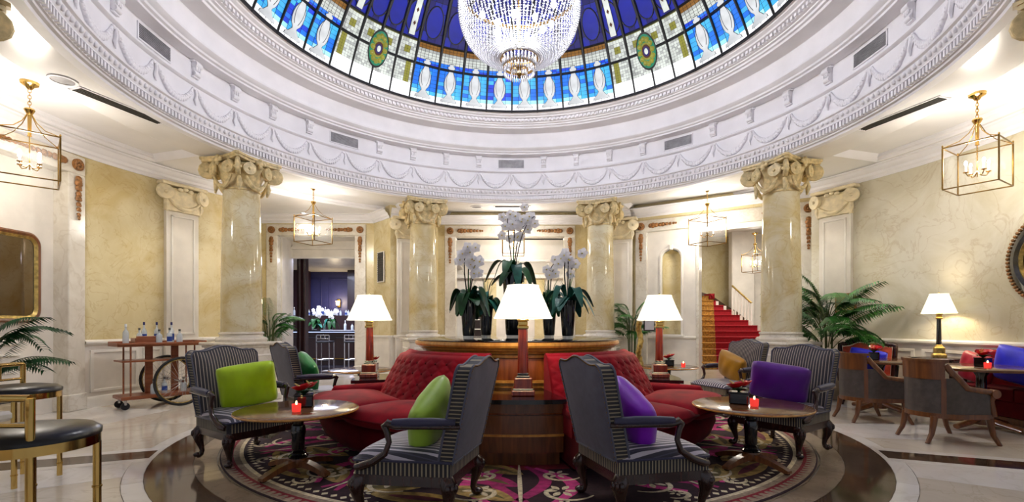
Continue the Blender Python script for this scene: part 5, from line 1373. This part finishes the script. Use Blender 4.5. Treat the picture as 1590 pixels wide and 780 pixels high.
for px, py, lb_ in ((97, 124, 'round flush ceiling speaker at upper left'), (740, 321, 'small round ceiling speaker beside the middle air slot')):
    p = at(px, py, ZC); c = thing('ceiling_speaker', lb_, 'speaker', (p[0], p[1], ZC)); part('rim', MB().lathe([(.11, 0), (.13, -.004), (.13, -.012), (.105, -.012)], 28), 'plaster', c); part('mesh_cover', MB().lathe([(0, -.006), (.11, -.006)], 28), 'grille_light', c)
for px, py, lb_ in ((322, 253, 'small bright downlight beside the left column'), (1257, 259, 'small bright downlight beside the right column'), (471, 331, 'tiny downlight in the ceiling before the bar doorway')):
    p = at(px, py, ZC); c = thing('downlight', lb_, 'downlight', (p[0], p[1], ZC), group='recessed downlights'); part('rim', MB().lathe([(.035, 0), (.055, -.006), (.055, 0)], 20), 'chrome', c); part('lens', MB().lathe([(0, -.004), (.036, -.004)], 16), 'downlight_glow', c)
    l = light('downlight_spot', 'SPOT', (p[0], p[1], ZC-.03), 40, (1, .95, .85), .03); l.data.spot_size = R(100); l.data.spot_blend = .6
wv = thing('wall_grille', 'dark wall grille in a white frame beside the bar doorway', 'vent', (-3.10, 11.55, 2.60), atan2(11.27-BARY, -2.80+3.36)); gf2, gs2 = grille(.32, .70, 14, 'white_trim', 'grille')
obj('frame', gf2, wv); obj('slats', gs2, wv)
# ================================================================== BAR ROOM
bf = struct('floor_bar', None); part('bar_floor', MB().box((-5.2, 15.2, -.03), (7.6, 6.0, .07)), 'bar_floor', bf, None)
for k in range(4): part('white_tile', MB().box((-6.6+.9*k, 13.1+.5*(k % 2), .007), (.5, .3, .006)), 'floor_white', bf, None)
wbr = struct('wall_bar'); part('back_wall', MB().box((-6, 17.9, 2), (9, .1, 4)), 'navy', wbr, None)
part('side_wall', MB().box((-2.0, 15.2, 2), (.1, 5.6, 4)), 'navy', wbr, None); part('side_wall', MB().box((-9.4, 15.2, 2), (.1, 5.6, 4)), 'navy', wbr, None)
part('bar_ceiling', MB().box((-5.6, 15.2, 3.2), (7.8, 5.4, .06)), 'panel_white', wbr, None)
for k in range(5):
    mb = MB(); x = -8.6+1.2*k
    for dx, dz, w_, h_ in ((-.45, 2, .04, 1.8), (.45, 2, .04, 1.8), (0, 1.1, .94, .04), (0, 2.9, .94, .04)): mb.box((x+dx, 17.84, dz), (w_, .03, h_), .005)
    part('wall_panel_moulding', mb, 'navy', wbr)
for x in (-7.55, -5.55): tag(part('pier', MB().box((x, 17.5, 1.6), (.5, .5, 3.2)), 'bar_dark', wbr, None))
bar = thing('bar_counter', 'dark wooden bar counter with brass foot rail in the back room', 'bar', (-6.0, 15.15, 0))
part('front', MB().box((0, .1, .5), (5.0, .5, 1.0), .01), 'bar_dark', bar); part('top', MB().box((0, .05, 1.05), (5.2, .7, .05), .01), 'black_glass', bar); part('light_strip', MB().box((0, -.17, 1.012), (5.0, .02, .014)), 'bar_light', bar, None)
part('foot_rail', MB().tube([(-2.4, -.3, .2), (2.4, -.3, .2)], .02, 8), 'brass', bar)
for k in range(5): part('panel', MB().box((-2+k, -.16, .5), (.8, .03, .7), .01), 'bar_dark', bar)
def bstool():
    c = thing('chrome_bar_stool', '', 'stool')
    for x, y in ((-.18, -.18), (.18, -.18), (-.18, .18), (.18, .18)): part('leg', MB().tube([(x, y, 0), (x, y, .94 if y < 0 else .74)], .014, 8), 'chrome', c)
    part('seat', MB().box((0, 0, .75), (.40, .40, .05), .015), 'black_leather', c)
    for z in (.94, .84): part('back_rail', MB().tube([(-.18, -.18, z), (.18, -.18, z)], .014, 8), 'chrome', c)
    for x in (-.06, .06): part('back_spindle', MB().tube([(x, -.18, .84), (x, -.18, .94)], .010, 6), 'chrome', c)
    for z in (.25,): part('footrest', MB().tube([(-.18, -.18, z), (.18, -.18, z), (.18, .18, z), (-.18, .18, z), (-.18, -.18, z)], .012, 6), 'chrome', c)
    return c
bs = bstool()
for i, (px, lb_) in enumerate(((505, 'chrome framed bar stool before the bar, left of the two'), (548, 'chrome framed bar stool before the bar, right of the two'))):
    o = bs if i == 0 else tree(bs); o.location = (atY(px, 13.96), 13.96, 0); tag(o, lb_, 'stool', 'chrome bar stools')
rb = random.Random(2)
tag(obj('back_shelf', MB().box((-6.2, 17.2, 1.0), (4.6, .5, 2.0*.56), .01).mesh('back_shelf', 'bar_dark', 30)), 'dark back shelf with bottles behind the bar', 'shelf')
for k in range(26):
    x = -8.1+.16*k+rb.uniform(-.03, .03); tag(obj('bottle', BT[rb.randrange(4)], None, (x, 17.15+rb.uniform(-.1, .1), 1.56)), 'small bottle in the row on the shelf behind the bar', 'bottle', 'bottles behind the bar')
for k in range(8):
    tag(obj('bottle', BT[3 if k % 2 else 0], None, (-7.2+.33*k+rb.uniform(-.08, .08), 15.2, 1.075)), 'small bottle standing on the bar counter top', 'bottle', 'bottles on the bar counter')
scn = thing('wall_sconce', 'glowing wall sconce on the navy wall behind the bar', 'sconce', (-6.30, 17.80, 2.02)); part('back_plate', MB().box((0, 0, 0), (.12, .04, .30), .01), 'brass', scn); part('shade', MB().lathe([(.05, -.08), (.08, .08)], 16, c=(0, -.1)), 'sconce_glow', scn)
light('sconce_light', 'POINT', (-6.30, 17.4, 2.05), 25, (1, .8, .5), .08)
light('bar_room_fill', 'AREA', (-5.6, 14.6, 3.1), 260, (.72, .76, 1), size=2.0)  # unseen area light added to brighten the bar room
orchid('white orchids on the bar counter, left', (-6.05, 15.05, 1.075), .18, .08, [(-.05, 0, .62, -.15, 8), (.05, 0, .55, .1, 6)], 21); orchid('white orchids on the bar counter beside the lamp', (-5.62, 15.15, 1.075), .18, .08, [(.0, 0, .50, .15, 9), (.05, 0, .5, -.1, 8)], 22)
cu = tag(part('curtain', MB().grid(lambda u, v: (-5.60+.28*u, 12.75+.05*sin(u*14), 3.0*v), 30, 2), 'bar_dark', None, 60), 'dark curtain at the left side of the bar doorway', 'curtain')
# ================================================================== ROOM BEHIND THE ORCHIDS
wm = struct('wall_lobby'); part('back_wall', MB().box((0, 17.0, 2), (7, .1, 4)), 'panel_white', wm, None)
for x in (-1.5, 1.75): part('side_wall', MB().box((x*1.35, 14.6, 2), (.1, 4.6, 4)), 'panel_white', wm, None)
for x, w_ in ((-.75, .42), (.35, .30), (.95, .34)): part('marble_strip', MB().box((x, 16.9, 1.5), (w_, .08, 3.0)), 'yellow_marble', wm, None)
part('lobby_ceiling', MB().box((0, 14.6, 3.93), (7, 5, .06)), 'ceiling_paint', wm, None); part('lobby_moulding', MB().box((0, 16.85, 2.9), (5, .2, .14), .02), 'white_trim', wm)
tag(obj('lobby_sofa', MB().box((.1, 16.2, .42), (2.6, .7, .84), .05).mesh('lobby_sofa', 'red_velvet', 40)), 'red sofa back glimpsed between the orchid vases', 'sofa')
bkc = thing('bookcase', 'small bookcase glimpsed left of the middle vase', 'bookcase', (-1.05, 15.4, 0)); part('case', MB().box((0, .1, .85), (.5, .04, 1.7)).box((-.25, 0, .85), (.03, .25, 1.7)).box((.25, 0, .85), (.03, .25, 1.7)), 'bar_dark', bkc, None)
for z in (.5, .8, 1.1, 1.4, 1.68): part('shelf', MB().box((0, 0, z), (.5, .25, .025)), 'panel_white', bkc, None)
# ================================================================== STAIRS
sr = struct('stairs')
for k in range(13):
    y0 = 13.55+.30*k; xl = 5.15+.115*k; xr = 8.6-.135*k; z = .171*(k+1)
    s_ = part('step', MB().box(((xl+xr)/2, y0+.15, z/2), (xr-xl, .30, z)), 'stone_white', sr, None)
    a_, b2 = xl+.52, xr-.10
    part('carpet_runner', MB().box(((a_+b2)/2, y0+.135, z+.010), (b2-a_, .36, .026), .012).box(((a_+b2)/2, y0-.006, z-.085), (b2-a_, .012, .165)), 'carpet_red', s_, 40)
    part('carpet_border', MB().box((xl+.32, y0+.135, z+.011), (.39, .362, .026), .012).box((xl+.32, y0-.008, z-.085), (.39, .012, .165)), 'carpet_gold', s_, 40)
ws = struct('wall_stair'); part('marble_wall', MB().box((6.8, 18.6, 2.6), (4.0, .1, 5.2)), 'yellow_marble', ws, None)
part('marble_wall', MB().box((9.6, 18.0, 2.6), (3.0, .1, 5.2)), 'panel_white', ws, None)
mb = MB(); pts = [(atY(px, Y), Y, EYE-(py-HOR)*Y/F) for px, py, Y in ((1086, 458, 18.2), (1105, 464, 18.1), (1125, 478, 17.6), (1145, 490, 17.0), (1166, 508, 16.2), (1190, 530, 15.2))]
mb.add([(x, y, z+d) for x, y, z in pts for d in (-1.6, .12)], [(2*i, 2*i+2, 2*i+3, 2*i+1) for i in range(5)]); mb.add([(x, y+.12, z+d) for x, y, z in pts for d in (-1.6, .12)], [(2*i, 2*i+2, 2*i+3, 2*i+1) for i in range(5)])
part('brown_string', mb, 'skirting_brown', ws, None)
part('side_wall', MB().box((11, 15, 2.6), (.1, 7, 5.2)), 'panel_white', ws, None); part('side_wall', MB().box((4.25, 15.4, 2.0), (.1, 6.8, 4.0)), 'panel_white', ws, None)
part('stair_ceiling', MB().box((7.8, 15.2, 4.6), (7, 7.6, .06)), 'panel_white', ws, None)
part('pillar', MB().box((8.25, 17.6, 2.4), (.8, .3, 4.8), .02), 'panel_white', ws)
ba = thing('banister', 'cream iron banister on the landing beside the stairs', 'banister', (0, 0, 0)); bpts = []
for i in range(7):
    px, py = 1137+5.0*i, 500-.6*i*0+0; Y = 16.4-.12*i; x = atY(px, Y); zb = EYE-((496+3*i)-HOR)*Y/F; zt_ = EYE-((444+4.5*i)-HOR)*Y/F
    bpts.append((x, Y, zt_)); part('baluster', MB().tube([(x, Y, zb-.6), (x, Y, (zb+zt_)/2), (x, Y, zt_)], [.02, .028, .016], 8), 'white_trim', ba)
part('handrail', MB().tube(bpts, .03, 8), 'gilt', ba)
light('stair_hall_fill', 'AREA', (7.6, 14.6, 4.4), 110, (1, .95, .86), size=2.0)  # area light out of view, added to light the stair hall
light('lobby_fill', 'AREA', (.0, 14.4, 3.8), 150, (1, .95, .86), size=1.6)  # added overhead area light, unseen, brightens the room behind the orchids
# picture behind the palm
pf = thing('framed_picture', 'small framed picture behind the tall palm', 'picture', (*pol(WR-.10, 66.5)[:2], 1.62), R(180-66.5)); part('frame', MB().box((0, 0, 0), (.36, .03, .34), .005), 'bronze', pf); part('canvas', MB().box((0, .016, 0), (.30, .01, .28)), 'art_green', pf, None)
